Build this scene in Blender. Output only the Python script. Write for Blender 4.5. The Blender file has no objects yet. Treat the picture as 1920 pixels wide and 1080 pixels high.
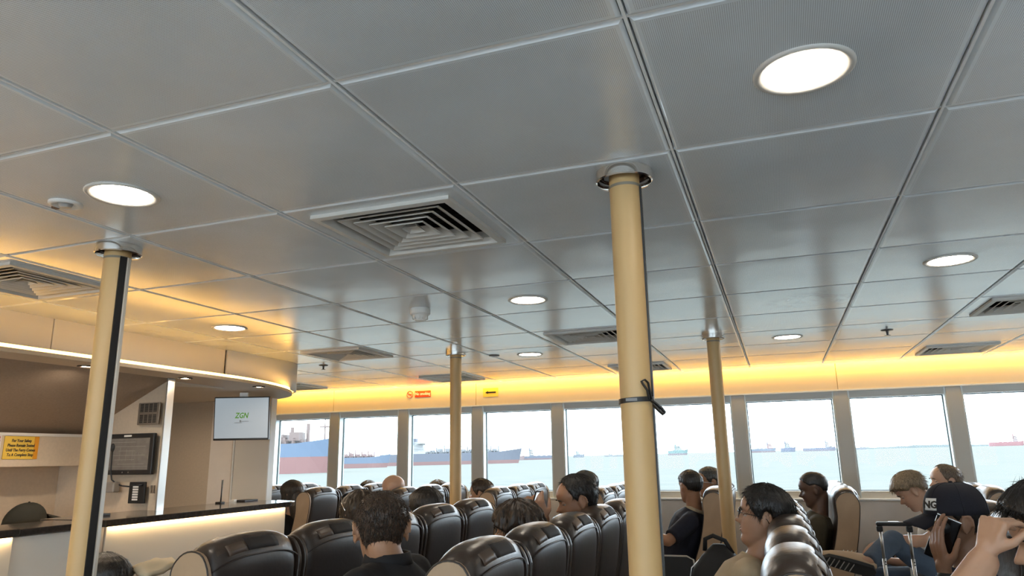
import bpy, bmesh, math, random
from mathutils import Vector, Matrix, noise
random.seed(7)
PI = math.pi
SC = bpy.context.scene
COL = SC.collection

# ------------------------------------------------------------------ camera
cam_d = bpy.data.cameras.new('camera'); cam = bpy.data.objects.new('camera', cam_d); COL.objects.link(cam)
cam_d.sensor_width = 36; cam_d.lens = 1335.13 / 1920 * 36; cam_d.clip_start = .05; cam_d.clip_end = 40000
YAW, PIT, ROL = -.3479, .2328, -.0169
fw = Vector((math.sin(YAW)*math.cos(PIT), math.cos(YAW)*math.cos(PIT), math.sin(PIT)))
r0 = Vector((math.cos(YAW), -math.sin(YAW), 0)); u0 = r0.cross(fw)
rr = r0*math.cos(ROL)+u0*math.sin(ROL); uu = -r0*math.sin(ROL)+u0*math.cos(ROL)
M = Matrix((rr, uu, -fw)).transposed().to_4x4(); M.translation = Vector((0, 0, 1.355)); cam.matrix_world = M
SC.camera = cam

# ------------------------------------------------------------------ world, exposure
w = bpy.data.worlds.new('world'); SC.world = w; w.use_nodes = True
nt = w.node_tree; bg = nt.nodes['Background']
tc = nt.nodes.new('ShaderNodeTexCoord'); sx = nt.nodes.new('ShaderNodeSeparateXYZ'); rp = nt.nodes.new('ShaderNodeValToRGB')
nt.links.new(tc.outputs['Generated'], sx.inputs[0]); nt.links.new(sx.outputs['Z'], rp.inputs[0]); nt.links.new(rp.outputs[0], bg.inputs[0])
rp.color_ramp.elements[0].position = 0.0; rp.color_ramp.elements[0].color = (.70, .86, 1, 1)
rp.color_ramp.elements[1].position = .10; rp.color_ramp.elements[1].color = (.78, .90, 1, 1)
bg.inputs[1].default_value = 4.2
vs = SC.view_settings
vs.view_transform = 'Standard'; vs.look = 'None'; vs.gamma = 1; vs.use_curve_mapping = False; vs.exposure = 1.3
SC.cycles.max_bounces = 7; SC.cycles.diffuse_bounces = 4; SC.cycles.glossy_bounces = 4; SC.cycles.transparent_max_bounces = 12
SC.cycles.caustics_reflective = False; SC.cycles.caustics_refractive = False
SC.cycles.sample_clamp_indirect = 6
LAMP = 18.0      # round ceiling lamps
STRIP = 6.5     # warm LED strips
COVE = 19.0     # hidden strip over the windows

# ------------------------------------------------------------------ materials
def nodes_of(name):
    m = bpy.data.materials.new(name); m.use_nodes = True
    return m, m.node_tree, m.node_tree.nodes['Principled BSDF']
def mat(name, col, rough=.5, metal=0, bump=0, bscale=40, var=0, vscale=8, spec=.5, stretch=None, coat=0, bdist=.002, trans=0):
    m, t, p = nodes_of(name)
    p.inputs['Base Color'].default_value = (*col, 1); p.inputs['Roughness'].default_value = rough
    p.inputs['Metallic'].default_value = metal; p.inputs['Specular IOR Level'].default_value = spec
    if coat: p.inputs['Coat Weight'].default_value = coat; p.inputs['Coat Roughness'].default_value = .15
    if bump or var:
        tc = t.nodes.new('ShaderNodeTexCoord'); mp = t.nodes.new('ShaderNodeMapping'); t.links.new(tc.outputs['Object'], mp.inputs[0])
        if stretch: mp.inputs['Scale'].default_value = stretch
    if bump:
        n = t.nodes.new('ShaderNodeTexNoise'); n.inputs['Scale'].default_value = bscale; n.inputs['Detail'].default_value = 4
        b = t.nodes.new('ShaderNodeBump'); b.inputs['Strength'].default_value = bump; b.inputs['Distance'].default_value = bdist
        t.links.new(mp.outputs[0], n.inputs['Vector']); t.links.new(n.outputs[0], b.inputs['Height']); t.links.new(b.outputs[0], p.inputs['Normal'])
    if var:
        n = t.nodes.new('ShaderNodeTexNoise'); n.inputs['Scale'].default_value = vscale; n.inputs['Detail'].default_value = 5
        r = t.nodes.new('ShaderNodeValToRGB'); t.links.new(mp.outputs[0], n.inputs['Vector']); t.links.new(n.outputs[0], r.inputs[0])
        r.color_ramp.elements[0].position = .3; r.color_ramp.elements[1].position = .7
        r.color_ramp.elements[0].color = (*[c*(1-var) for c in col], 1); r.color_ramp.elements[1].color = (*[min(1, c*(1+var)) for c in col], 1)
        t.links.new(r.outputs[0], p.inputs['Base Color'])
    return m
def emit(name, col, s):
    m = bpy.data.materials.new(name); m.use_nodes = True; t = m.node_tree; t.nodes.clear()
    e = t.nodes.new('ShaderNodeEmission'); o = t.nodes.new('ShaderNodeOutputMaterial')
    e.inputs[0].default_value = (*col, 1); e.inputs[1].default_value = s; t.links.new(e.outputs[0], o.inputs[0]); return m
def s2l(r, g, b): return tuple(((c/255)/12.92 if c/255 <= .04045 else ((c/255+.055)/1.055)**2.4) for c in (r, g, b))

def tile_material():
    m, t, p = nodes_of('perforated_metal_tile')
    L = t.links.new; N = t.nodes.new
    p.inputs['Roughness'].default_value = .24; p.inputs['Specular IOR Level'].default_value = 1.0; p.inputs['Coat Weight'].default_value = .5; p.inputs['Coat Roughness'].default_value = .2
    tc = N('ShaderNodeTexCoord'); sp = N('ShaderNodeSeparateXYZ'); L(tc.outputs['Object'], sp.inputs[0])
    def mth(op, a, b=None):
        n = N('ShaderNodeMath'); n.operation = op
        for i, v in enumerate((a, b)):
            if v is None: continue
            if isinstance(v, (int, float)): n.inputs[i].default_value = v
            else: L(v, n.inputs[i])
        return n.outputs[0]
    k = 2*PI/.0052
    a = mth('SINE', mth('MULTIPLY', mth('ADD', sp.outputs[0], sp.outputs[1]), k*.7071)); b = mth('SINE', mth('MULTIPLY', mth('SUBTRACT', sp.outputs[0], sp.outputs[1]), k*.7071))
    d = mth('MULTIPLY', a, b); hole = mth('GREATER_THAN', d, .42)
    # plain solid margin round each tile, as on pressed metal tiles
    ax_ = mth('ABSOLUTE', sp.outputs[0]); ay_ = mth('ABSOLUTE', sp.outputs[1]); inside = mth('LESS_THAN', mth('MAXIMUM', ax_, ay_), .278)
    hole = mth('MULTIPLY', hole, inside)
    nz = N('ShaderNodeTexNoise'); nz.inputs['Scale'].default_value = 3.0; nz.inputs['Detail'].default_value = 6; L(tc.outputs['Object'], nz.inputs['Vector'])
    mx = N('ShaderNodeMix'); mx.data_type = 'RGBA'; mx.inputs['A'].default_value = (.75, .81, .85, 1); mx.inputs['B'].default_value = (.32, .33, .34, 1); L(hole, mx.inputs['Factor'])
    mr = N('ShaderNodeMapRange'); mr.inputs['From Min'].default_value = .3; mr.inputs['From Max'].default_value = .7; mr.inputs['To Min'].default_value = .93; mr.inputs['To Max'].default_value = 1.04; L(nz.outputs[0], mr.inputs[0])
    m2 = N('ShaderNodeMix'); m2.data_type = 'RGBA'; m2.blend_type = 'MULTIPLY'; m2.inputs['Factor'].default_value = 1; L(mx.outputs['Result'], m2.inputs['A']); L(mr.outputs[0], m2.inputs['B'])
    L(m2.outputs['Result'], p.inputs['Base Color'])
    n2 = N('ShaderNodeTexNoise'); n2.inputs['Scale'].default_value = 2.2; n2.inputs['Detail'].default_value = 2; L(tc.outputs['Object'], n2.inputs['Vector'])
    oi = N('ShaderNodeObjectInfo'); va = N('ShaderNodeVectorMath'); va.operation = 'ADD'; L(tc.outputs['Object'], va.inputs[0]); L(oi.outputs['Location'], va.inputs[1]); L(va.outputs[0], n2.inputs['Vector']); L(va.outputs[0], nz.inputs['Vector'])
    bp = N('ShaderNodeBump'); bp.inputs['Strength'].default_value = .5; bp.inputs['Distance'].default_value = .02; L(n2.outputs[0], bp.inputs['Height'])
    L(bp.outputs[0], p.inputs['Normal'])
    return m
def glass_material():
    m = bpy.data.materials.new('haze_veil_glass'); m.use_nodes = True; t = m.node_tree; t.nodes.clear(); N = t.nodes.new; L = t.links.new
    o = N('ShaderNodeOutputMaterial'); tr = N('ShaderNodeBsdfTransparent'); tr.inputs[0].default_value = (.97, 1, 1, 1)
    tl = N('ShaderNodeBsdfTranslucent'); tl.inputs[0].default_value = (.92, .98, 1, 1)  # translucent veil stands in for the haze and glare over the sea
    gl = N('ShaderNodeBsdfGlossy'); gl.inputs['Roughness'].default_value = .02
    a = N('ShaderNodeMixShader'); a.inputs[0].default_value = .025; L(tr.outputs[0], a.inputs[1]); L(tl.outputs[0], a.inputs[2])
    b = N('ShaderNodeMixShader'); b.inputs[0].default_value = .008; L(a.outputs[0], b.inputs[1]); L(gl.outputs[0], b.inputs[2]); L(b.outputs[0], o.inputs[0])
    return m
TILE = tile_material(); GLASS = glass_material()
def stained_tile():
    m = TILE.copy(); m.name = 'water_stained_tile'; t = m.node_tree; N = t.nodes.new; L = t.links.new; p = t.nodes['Principled BSDF']
    src = p.inputs['Base Color'].links[0].from_socket
    tc = N('ShaderNodeTexCoord'); nz = N('ShaderNodeTexNoise'); nz.inputs['Scale'].default_value = 5; nz.inputs['Detail'].default_value = 6; nz.inputs['Distortion'].default_value = 1.2; L(tc.outputs['Object'], nz.inputs['Vector'])
    vl = N('ShaderNodeVectorMath'); vl.operation = 'DISTANCE'; L(tc.outputs['Object'], vl.inputs[0]); vl.inputs[1].default_value = (.12, .03, 0)
    mr = N('ShaderNodeMapRange'); mr.inputs['From Min'].default_value = .26; mr.inputs['From Max'].default_value = .08; L(vl.outputs['Value'], mr.inputs[0])
    mu = N('ShaderNodeMath'); mu.operation = 'MULTIPLY'; L(mr.outputs[0], mu.inputs[0])
    m3 = N('ShaderNodeMapRange'); m3.inputs['From Min'].default_value = .45; m3.inputs['From Max'].default_value = .62; L(nz.outputs[0], m3.inputs[0]); L(m3.outputs[0], mu.inputs[1])
    mx = N('ShaderNodeMix'); mx.data_type = 'RGBA'; L(mu.outputs[0], mx.inputs['Factor']); L(src, mx.inputs['A']); mx.inputs['B'].default_value = (.16, .14, .12, 1)
    L(mx.outputs['Result'], p.inputs['Base Color']); return m
STAIN = stained_tile()
DARK = mat('dark_void', (.012, .012, .012), .8)
TBAR = mat('tbar_white', (.85, .86, .86), .4)
VENT = mat('vent_white_paint', (.60, .58, .54), .45)
CREAMP = mat('cream_pole_paint', s2l(203, 168, 116), .42, var=.02)
CHROME = mat('chrome', (.75, .73, .70), .12, metal=1)
BLACK = mat('black_rubber', (.012, .012, .013), .45)
WALLC = mat('greige_wall_laminate', (.86, .77, .68), .5, bump=.15, bscale=300, var=.03)
VALM = mat('cream_valance_laminate', (.74, .62, .45), .5)
FRAMEM = mat('grey_window_paint', (.50, .48, .44), .5)
REVEAL = mat('pale_window_reveal', (.62, .66, .66), .4)
GASK = mat('window_gasket', (.01, .035, .035), .4)
SILLM = mat('white_sill', (.8, .8, .78), .35)
FABRIC = mat('woven_brown_wall', (.34, .255, .185), .7, bump=.4, bscale=500, var=.08, vscale=90)
CREAM = mat('cream_cabinet_laminate', (.62, .50, .37), .5, bump=.1, bscale=300, var=.04, vscale=60)
PANEL = mat('pale_cabinet_laminate', (.74, .69, .62), .45)
COUNTER = mat('cream_counter_panel', (.72, .62, .50), .35)
GRANITE = mat('black_gloss_worktop', (.035, .028, .024), .1, var=.3, vscale=60)
WHITEP = mat('white_plastic', (.78, .76, .72), .4)
STEEL = mat('brushed_steel', (.55, .53, .50), .32, metal=1)
LEATHER = mat('dark_brown_leather', (.048, .033, .025), .33, bump=.55, bscale=28, var=.18, vscale=6, spec=.6, bdist=.004)
LEATHERB = mat('reflection_grey_leather', (.042, .033, .030), .40, bump=.25, bscale=60, spec=.5)  # same brown leather, greyed for the window reflection on seat backs
TAN = mat('tan_side_leather', (.40, .275, .17), .5, bump=.5, bscale=30, var=.08, vscale=9)
PIPE = mat('seat_piping', (.03, .022, .018), .4)
FLOOR = mat('beige_grey_carpet', (.56, .57, .58), .9, bump=.4, bscale=300)
LAMPM = emit('lamp_diffuser', (1, .88, .72), LAMP)
LEDM = emit('warm_led', (1, .53, .11), STRIP)
COVEM = emit('cove_led', (1, .56, .085), COVE)
SEA_T = mat('dummy_unused', (.5, .5, .5))

# ------------------------------------------------------------------ mesh helpers
class MB:
    def __init__(s): s.v = []; s.f = []
    def add(s, vs, fs, M=None):
        o = len(s.v); s.v += [tuple(M @ Vector(v)) if M else tuple(v) for v in vs]; s.f += [tuple(i+o for i in f) for f in fs]; return s
    def box(s, x0, x1, y0, y1, z0, z1, M=None):
        return s.add([(x0,y0,z0),(x1,y0,z0),(x1,y1,z0),(x0,y1,z0),(x0,y0,z1),(x1,y0,z1),(x1,y1,z1),(x0,y1,z1)],
                     [(0,3,2,1),(4,5,6,7),(0,1,5,4),(1,2,6,5),(2,3,7,6),(3,0,4,7)], M)
    def tube(s, pts, r, n=10, cap=True):
        pts = [Vector(p) for p in pts]; rs = r if isinstance(r, (list, tuple)) else [r]*len(pts)
        o = len(s.v); prev = None
        for i, p in enumerate(pts):
            d = (pts[min(i+1, len(pts)-1)]-pts[max(i-1, 0)]).normalized()
            a = d.orthogonal().normalized() if prev is None else (prev-d*prev.dot(d)).normalized()
            prev = a; b = d.cross(a)
            for k in range(n):
                t = 2*PI*k/n; s.v.append(tuple(p+(a*math.cos(t)+b*math.sin(t))*rs[i]))
        for i in range(len(pts)-1):
            for k in range(n):
                k2 = (k+1) % n; s.f.append((o+i*n+k, o+i*n+k2, o+(i+1)*n+k2, o+(i+1)*n+k))
        if cap: s.f.append(tuple(o+k for k in reversed(range(n)))); s.f.append(tuple(o+(len(pts)-1)*n+k for k in range(n)))
        return s
    def capsule(s, a, b, ra, rb=None, n=12):
        a = Vector(a); b = Vector(b); rb = ra if rb is None else rb
        d = (b-a); L = d.length; d = d/L if L > 1e-6 else Vector((0, 0, 1))
        pts = []; rs = []
        for t in (-.98, -.8, -.45, 0): pts.append(a+d*ra*t); rs.append(ra*math.sqrt(max(1-t*t, .02)))
        for t in (0, .45, .8, .98): pts.append(b+d*rb*t); rs.append(rb*math.sqrt(max(1-t*t, .02)))
        if L < 1e-6: pts.pop(4); rs.pop(4)
        return s.tube(pts, rs, n)
    def ell(s, c, rx, ry, rz, R=None, nu=16, nv=10):
        c = Vector(c); o = len(s.v); R = R or Matrix.Identity(3)
        for j in range(1, nv):
            ph = PI*j/nv
            for i in range(nu):
                th = 2*PI*i/nu; s.v.append(tuple(c+R@Vector((rx*math.sin(ph)*math.cos(th), ry*math.sin(ph)*math.sin(th), rz*math.cos(ph)))))
        for j in range(nv-2):
            for i in range(nu):
                i2 = (i+1) % nu; s.f.append((o+j*nu+i, o+(j+1)*nu+i, o+(j+1)*nu+i2, o+j*nu+i2))
        t = len(s.v); s.v.append(tuple(c+R@Vector((0, 0, rz)))); s.v.append(tuple(c-R@Vector((0, 0, rz))))
        for i in range(nu):
            i2 = (i+1) % nu; s.f.append((t, o+i, o+i2)); b = o+(nv-2)*nu; s.f.append((t+1, b+i2, b+i))
        return s
    def lathe(s, prof, n=24, M=None):
        vs = []; fs = []
        for (r, z) in prof:
            for k in range(n): a = 2*PI*k/n; vs.append((r*math.cos(a), r*math.sin(a), z))
        for i in range(len(prof)-1):
            for k in range(n): k2 = (k+1) % n; fs.append((i*n+k, i*n+k2, (i+1)*n+k2, (i+1)*n+k))
        return s.add(vs, fs, M)
    def grid(s, rows, close_u=False, cap=False):
        o = len(s.v); n = len(rows[0])
        for r in rows: s.v += [tuple(p) for p in r]
        for i in range(len(rows)-1):
            for k in range(n if close_u else n-1):
                k2 = (k+1) % n; s.f.append((o+i*n+k, o+i*n+k2, o+(i+1)*n+k2, o+(i+1)*n+k))
        if cap: s.f.append(tuple(o+k for k in reversed(range(n)))); s.f.append(tuple(o+(len(rows)-1)*n+k for k in range(n)))
        return s
    def prism(s, poly, z0, z1, M=None):
        n = len(poly); vs = [(x, y, z0) for x, y in poly]+[(x, y, z1) for x, y in poly]
        fs = [tuple(reversed(range(n))), tuple(range(n, 2*n))]+[(i, (i+1) % n, n+(i+1) % n, n+i) for i in range(n)]
        return s.add(vs, fs, M)
    def mesh(s, name, m, smooth=False, fix=True):
        me = bpy.data.meshes.new(name); me.from_pydata(s.v, [], s.f)
        if fix:
            b = bmesh.new(); b.from_mesh(me); bmesh.ops.recalc_face_normals(b, faces=b.faces); b.to_mesh(me); b.free()
        if m: me.materials.append(m)
        if smooth: me.shade_smooth()
        return me
    def build(s, name, m, parent=None, smooth=False, bevel=0, fix=True, auto=None, loc=None, subsurf=0):
        me = s.mesh(name, m, smooth, fix); o = bpy.data.objects.new(name, me); COL.objects.link(o)
        if parent: o.parent = parent
        if loc: o.location = loc
        if bevel:
            b = o.modifiers.new('bevel', 'BEVEL'); b.width = bevel; b.segments = 2; b.limit_method = 'ANGLE'
        if subsurf:
            b = o.modifiers.new('sub', 'SUBSURF'); b.levels = subsurf; b.render_levels = subsurf
        if auto: me.shade_smooth(); me.set_sharp_from_angle(angle=math.radians(auto))
        return o
def tag(o, label=None, cat=None, group=None, kind=None):
    if label: o['label'] = label
    if cat: o['category'] = cat
    if group: o['group'] = group
    if kind: o['kind'] = kind
    return o
def empty(name, loc=(0, 0, 0), label=None, cat=None, group=None, rz=0, kind=None):
    o = bpy.data.objects.new(name, None); COL.objects.link(o); o.location = loc; o.rotation_euler = (0, 0, rz); o.empty_display_size = .1
    return tag(o, label, cat, group, kind)
def copy_tree(o, parent=None):
    c = o.copy(); COL.objects.link(c); c.parent = parent
    for ch in [x for x in o.children]: copy_tree(ch, c)
    return c
def B(x0, x1, y0, y1, z0, z1, name, m, parent=None, bevel=0):
    return MB().box(x0, x1, y0, y1, z0, z1).build(name, m, parent, bevel=bevel)
def text_mesh(name, body, size, m, parent, M, ext=.0006, align='CENTER', bold=0.0, shear=0, sx=1.0):
    c = bpy.data.curves.new('t', 'FONT'); c.body = body; c.size = size; c.align_x = align; c.align_y = 'CENTER'; c.extrude = ext; c.offset = bold; c.resolution_u = 2; c.shear = shear
    o = bpy.data.objects.new('t', c); COL.objects.link(o); dg = bpy.context.evaluated_depsgraph_get()
    me = bpy.data.meshes.new_from_object(o.evaluated_get(dg)); bpy.data.objects.remove(o)
    me.materials.clear(); me.materials.append(m); me.transform(M @ Matrix.Diagonal((sx, 1, 1, 1)))
    r = bpy.data.objects.new(name, me); COL.objects.link(r); r.parent = parent; return r
def frame_plane(origin, right, up):   # matrix with local X=right, Y=up, Z=out
    right = Vector(right).normalized(); up = Vector(up).normalized(); n = right.cross(up)
    M = Matrix((right, up, n)).transposed().to_4x4(); M.translation = Vector(origin); return M

CEIL = 2.10
GX0, GY0, T = -1.384, 1.113, .6
YW = 6.92
# ------------------------------------------------------------------ ceiling
ceil = MB().box(-5.7, 4.6, -4.9, YW+.1, CEIL+.14, CEIL+.18).build('ceiling', DARK); tag(ceil, kind='structure')
VENTS = [(-3, 1), (0, 1), (-3, 5), (0, 5), (-6, 8), (-3, 8), (0, 8), (4, 8), (4, 5), (4, 1)]   # tile indices (i,j): i=0 is x -1.384..-0.784
VENTI = set(VENTS)
def tile_mesh(seed, hole=False):
    random.seed(seed); h = .294; e = .286; mb = MB()
    if not hole:
        n = 4; rows = []
        for j in range(n+1):
            row = []
            for i in range(n+1):
                x = -e+2*e*i/n; y = -e+2*e*j/n; b = 0 if i in (0, n) or j in (0, n) else -random.uniform(.0005, .0028)
                row.append((x, y, b))
            rows.append(row)
        mb.grid(rows)
        mb.add([(-e,-e,0),(e,-e,0),(e,e,0),(-e,e,0),(-h,-h,.006),(h,-h,.006),(h,h,.006),(-h,h,.006),(-h,-h,.03),(h,-h,.03),(h,h,.03),(-h,h,.03)],
               [(0,4,5,1),(1,5,6,2),(2,6,7,3),(3,7,4,0),(4,8,9,5),(5,9,10,6),(6,10,11,7),(7,11,8,4)])
    else:
        g = .232
        sq = lambda q, z: [(-q,-q,z),(q,-q,z),(q,q,z),(-q,q,z)]
        vs = sq(g, .03)+sq(g, 0)+sq(e, 0)+sq(h, .006)+sq(h, .03); fs = []
        for a in range(4):
            for k in range(4): fs.append((a*4+k, a*4+(k+1) % 4, a*4+4+(k+1) % 4, a*4+4+k))
        mb.add(vs, fs)
    return mb
tmeshes = [tile_mesh(k).mesh('ceiling_tile', TILE, smooth=False, fix=False) for k in range(6)]
for me in tmeshes:
    b = bmesh.new(); b.from_mesh(me); bmesh.ops.remove_doubles(b, verts=b.verts, dist=1e-5); bmesh.ops.recalc_face_normals(b, faces=b.faces)
    b.to_mesh(me); b.free(); me.shade_smooth(); me.set_sharp_from_angle(angle=math.radians(25))
thole = tile_mesh(99, True).mesh('ceiling_tile', TILE)
tst = tmeshes[2].copy(); tst.materials.clear(); tst.materials.append(STAIN)
random.seed(3)
def tcen(i, j): return (GX0+T*(i+.5), GY0+T*(j+.5))
for i in range(-7, 8):
    for j in range(-3, 9):
        cx, cy = tcen(i, j)
        me = thole if (i, j) in VENTI else random.choice(tmeshes)
        if (i, j) in ((2, 4), ): me = tst
        o = bpy.data.objects.new('ceiling_tile', me); COL.objects.link(o); o.parent = ceil; o.location = (cx, cy, CEIL)
        if me is not thole and me is not tst: o.rotation_euler = (0, 0, random.choice((0, PI)))
        o.scale = (1, 1.011, 1)
# strip of edge tiles against the valance
for i in range(-7, 8):
    cx, _ = tcen(i, 0); y0 = GY0+T*9
    B(cx-.294, cx+.294, y0+.004, 6.79, CEIL, CEIL+.03, 'ceiling_tile', TILE, ceil, bevel=.004)
# the plain rest of the ceiling behind the viewer
B(-5.7, 4.6, -4.9, GY0-3*T-.004, CEIL, CEIL+.03, 'ceiling_panel', TILE, ceil)
for i in range(-7, 9):
    x = GX0+T*i; B(x-.003, x+.003, GY0-3*T, 6.79, CEIL+.001, CEIL+.03, 'tee_bar', TBAR, ceil)
for j in range(-3, 10):
    y = GY0+T*j; B(-5.6, 3.5, y-.0028, y+.0028, CEIL+.004, CEIL+.03, 'tee_bar', TBAR, ceil)

# vents: square four way diffusers
def make_vent():
    r = empty('ceiling_vent')
    sq = lambda q, z: [(-q,-q,z),(q,-q,z),(q,q,z),(-q,q,z)]
    def ring(specs):
        vs = []; fs = []
        for q, z in specs: vs += sq(q, z)
        for a in range(len(specs)-1):
            for k in range(4): fs.append((a*4+k, a*4+(k+1) % 4, a*4+4+(k+1) % 4, a*4+4+k))
        return vs, fs
    vs, fs = ring([(.238, .0), (.238, -.012), (.216, -.014), (.205, .006), (.205, .03), (.208, .03)]); MB().add(vs, fs).build('frame', VENT, r)
    for q in (.178, .142, .106, .070):
        vs, fs = ring([(q, -.008), (q-.003, -.008), (q-.038, .016), (q-.037, .018), (q, -.004), (q, -.008)]); MB().add(vs, fs).build('louvre', VENT, r)
    vs, fs = ring([(.030, -.006), (.004, .024)]); MB().add(vs, fs+[(4, 5, 6, 7)]).build('centre_cone', VENT, r)
    mb = MB(); 
    for k in range(7): mb.box(-.2, .2, -.17+k*.056, -.165+k*.056, .07, .10)
    mb.build('damper', mat('shade_dark_damper', (.03, .03, .03), .5), r)  # coloured near black to stand for shade in the vent gaps
    vs, fs = ring([(.212, .0), (.212, .13)]); MB().add(vs, fs+[(4, 5, 6, 7)]).build('duct', DARK, r)
    return r
vent0 = make_vent()
vl = {(-3,1):'square ceiling vent left of the left front pole, edge lit yellow', (0,1):'largest square ceiling vent, in the middle near the front pole',
      (-3,5):'brown-shaded square vent with white rim above the curved canopy end', (0,5):'square ceiling vent half hidden behind the big front pole',
      (-6,8):'small far vent just beyond the rounded end of the canopy', (-3,8):'far vent behind the thin left rear pole',
      (0,8):'far vent behind the big front pole near the window wall', (4,8):'far right vent close to the yellow cove light',
      (4,5):'square vent cut by the right edge of the view', (4,1):'square vent beyond the right edge of the near ceiling'}
for n, ij in enumerate(VENTS):
    v = vent0 if n == 0 else copy_tree(vent0); cx, cy = tcen(*ij); v.location = (cx+(.01 if n else 0), cy-.0, CEIL)
    tag(v, vl[ij], 'vent', 'square ceiling vents')
# round lamps
def make_lamp():
    r = empty('ceiling_lamp')
    MB().lathe([(.097, .0), (.097, -.004), (.092, -.008), (.080, -.005), (.078, -.002)], 40).build('trim_ring', VENT, r, smooth=True)
    MB().lathe([(.0001, -.0035), (.079, -.0035)], 40).build('diffuser', LAMPM, r)
    return r
lamp0 = make_lamp()
ll = {(-1,0):'round ceiling lamp above the left front pole, beside a small speaker', (2,0):'largest bright round ceiling lamp, top right',
      (-3,3):'round ceiling lamp in the yellow lit area by the counter canopy', (0,3):'round ceiling lamp right of the smoke detector',
      (-1,6):'small far round lamp between the left rear pole and big pole', (3,3):'round ceiling lamp at the right under the water stained tile row',
      (2,6):'small far round lamp beside the right rear pole'}
n = 0
for i in (-6, -3, -1, 0, 2, 3, 5):
    for j in (-10, -7, -4, 0, 3, 6):
        pass
for (i, j), lab in ll.items():
    v = lamp0 if n == 0 else copy_tree(lamp0); n += 1; cx, cy = tcen(i, j); v.location = (cx, cy, CEIL)
    tag(v, lab, 'lamp', 'round ceiling lamps')
n = 0
for (i, j) in ((-4, -3), (-1, -3), (2, -3), (5, 0), (-4, -6), (-1, -6), (2, -6), (5, -3), (-7, -3), (-7, -6), (5, -6), (5, 3)):   # unseen lamps added out of view to brighten the cabin
    v = copy_tree(lamp0); cx, cy = tcen(i, j); v.location = (cx, cy, CEIL)
    tag(v, 'added round ceiling lamp out of view, brightening the cabin', 'lamp', 'added ceiling lamps out of view')
# smoke detector
sd = empty('smoke_detector', (-1.655, 3.185, CEIL), 'white round smoke detector hanging under the ceiling', 'smoke detector')
MB().lathe([(.0001, 0), (.047, 0), (.052, -.008), (.052, -.03), (.046, -.036), (.0001, -.036)], 28).build('base', WHITEP, sd, auto=40)
MB().lathe([(.038, -.036), (.038, -.045), (.026, -.062), (.024, -.066), (.0001, -.066)], 24).build('sensor_cap', WHITEP, sd, auto=40)
for k in range(10):
    a = 2*PI*k/10; Mx = Matrix.Rotation(a, 4, 'Z'); MB().box(.030, .040, -.0025, .0025, -.058, -.036, Mx).build('vent_rib', WHITEP, sd)
# ceiling speaker
sp = empty('ceiling_speaker', (-1.895, 1.405, CEIL), 'small round recessed ceiling speaker beside the left lamp', 'speaker')
MB().lathe([(.045, 0), (.045, -.006), (.034, -.010), (.024, -.004), (.020, -.001)], 28).build('rim', WHITEP, sp, smooth=True)
MB().lathe([(.019, -.003), (.016, -.012), (.0001, -.013)], 24).build('core', mat('grey_plastic', (.4, .4, .4), .3), sp, smooth=True)
MB().box(-.047, -.034, -.008, .008, -.012, -.002).build('clip', mat('brown_plastic', (.1, .05, .03), .5), sp)
# small round grille far
sg = empty('round_grille', (-1.95, 4.96, CEIL), 'small dark round grille beside the far middle lamp', 'grille')
MB().lathe([(.04, 0), (.04, -.006), (.02, -.008), (.0001, -.004)], 24).build('disc', mat('dark_grey_metal', (.08, .08, .08), .4), sg, smooth=True)
# sprinklers
for loc, lab in (((-3.39, 4.86, CEIL), 'small sprinkler head on the ceiling beyond the canopy end'), ((.708, 5.003, CEIL), 'small sprinkler head on the right ceiling before the windows')):
    s = empty('sprinkler', loc, lab, 'sprinkler', 'ceiling sprinklers')
    MB().lathe([(.0001, 0), (.038, 0), (.034, -.006), (.012, -.008)], 20).build('flange', mat('dull_brass', (.12, .11, .10), .4, metal=.7), s, smooth=True)
    MB().tube([(0, 0, -.006), (0, 0, -.034)], [.009, .006], 10).box(-.018, .018, -.003, .003, -.037, -.034).build('nozzle', mat('dark_metal', (.05, .05, .05), .4, metal=.5), s)

# ------------------------------------------------------------------ window wall
wf = MB().box(-5.7, 4.6, YW+.02, YW+.10, 0, .945).build('wall_far', WALLC); tag(wf, kind='structure')
seams = [-5.62, -4.67, -2.93, -1.20, .53, 2.26, 4.0]
for a, b in zip(seams[:-1], seams[1:]):
    B(a+.003, b-.003, YW, YW+.018, .30, .94, 'wall_panel', WALLC, wf, bevel=.003)
    B(a+.002, b-.002, YW, YW+.03, 1.885, CEIL+.12, 'valance_panel', VALM, wf, bevel=.002)
B(-5.7, 4.6, YW+.03, YW+.12, 1.87, CEIL+.16, 'header', WALLC, wf)
B(-5.7, 4.2, YW-.006, YW+.01, 1.872, 1.885, 'header_trim', SILLM, wf)
B(-5.7, 4.2, YW-.02, YW+.03, .945, .962, 'sill_ledge', SILLM, wf, bevel=.003)
B(-5.7, 4.6, YW+.05, YW+.08, 0, .3, 'heater_recess', DARK, wf)
PW = .866; WX0 = -5.46
for k in range(-1, 11):
    xr = WX0+PW*k; B(xr-.114, xr, YW, YW+.12, .962, 1.872, 'mullion', FRAMEM, wf, bevel=.006) if k > 0 else None
B(-5.7, WX0, YW, YW+.12, .962, 1.872, 'corner_panel', CREAM, wf)
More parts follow.
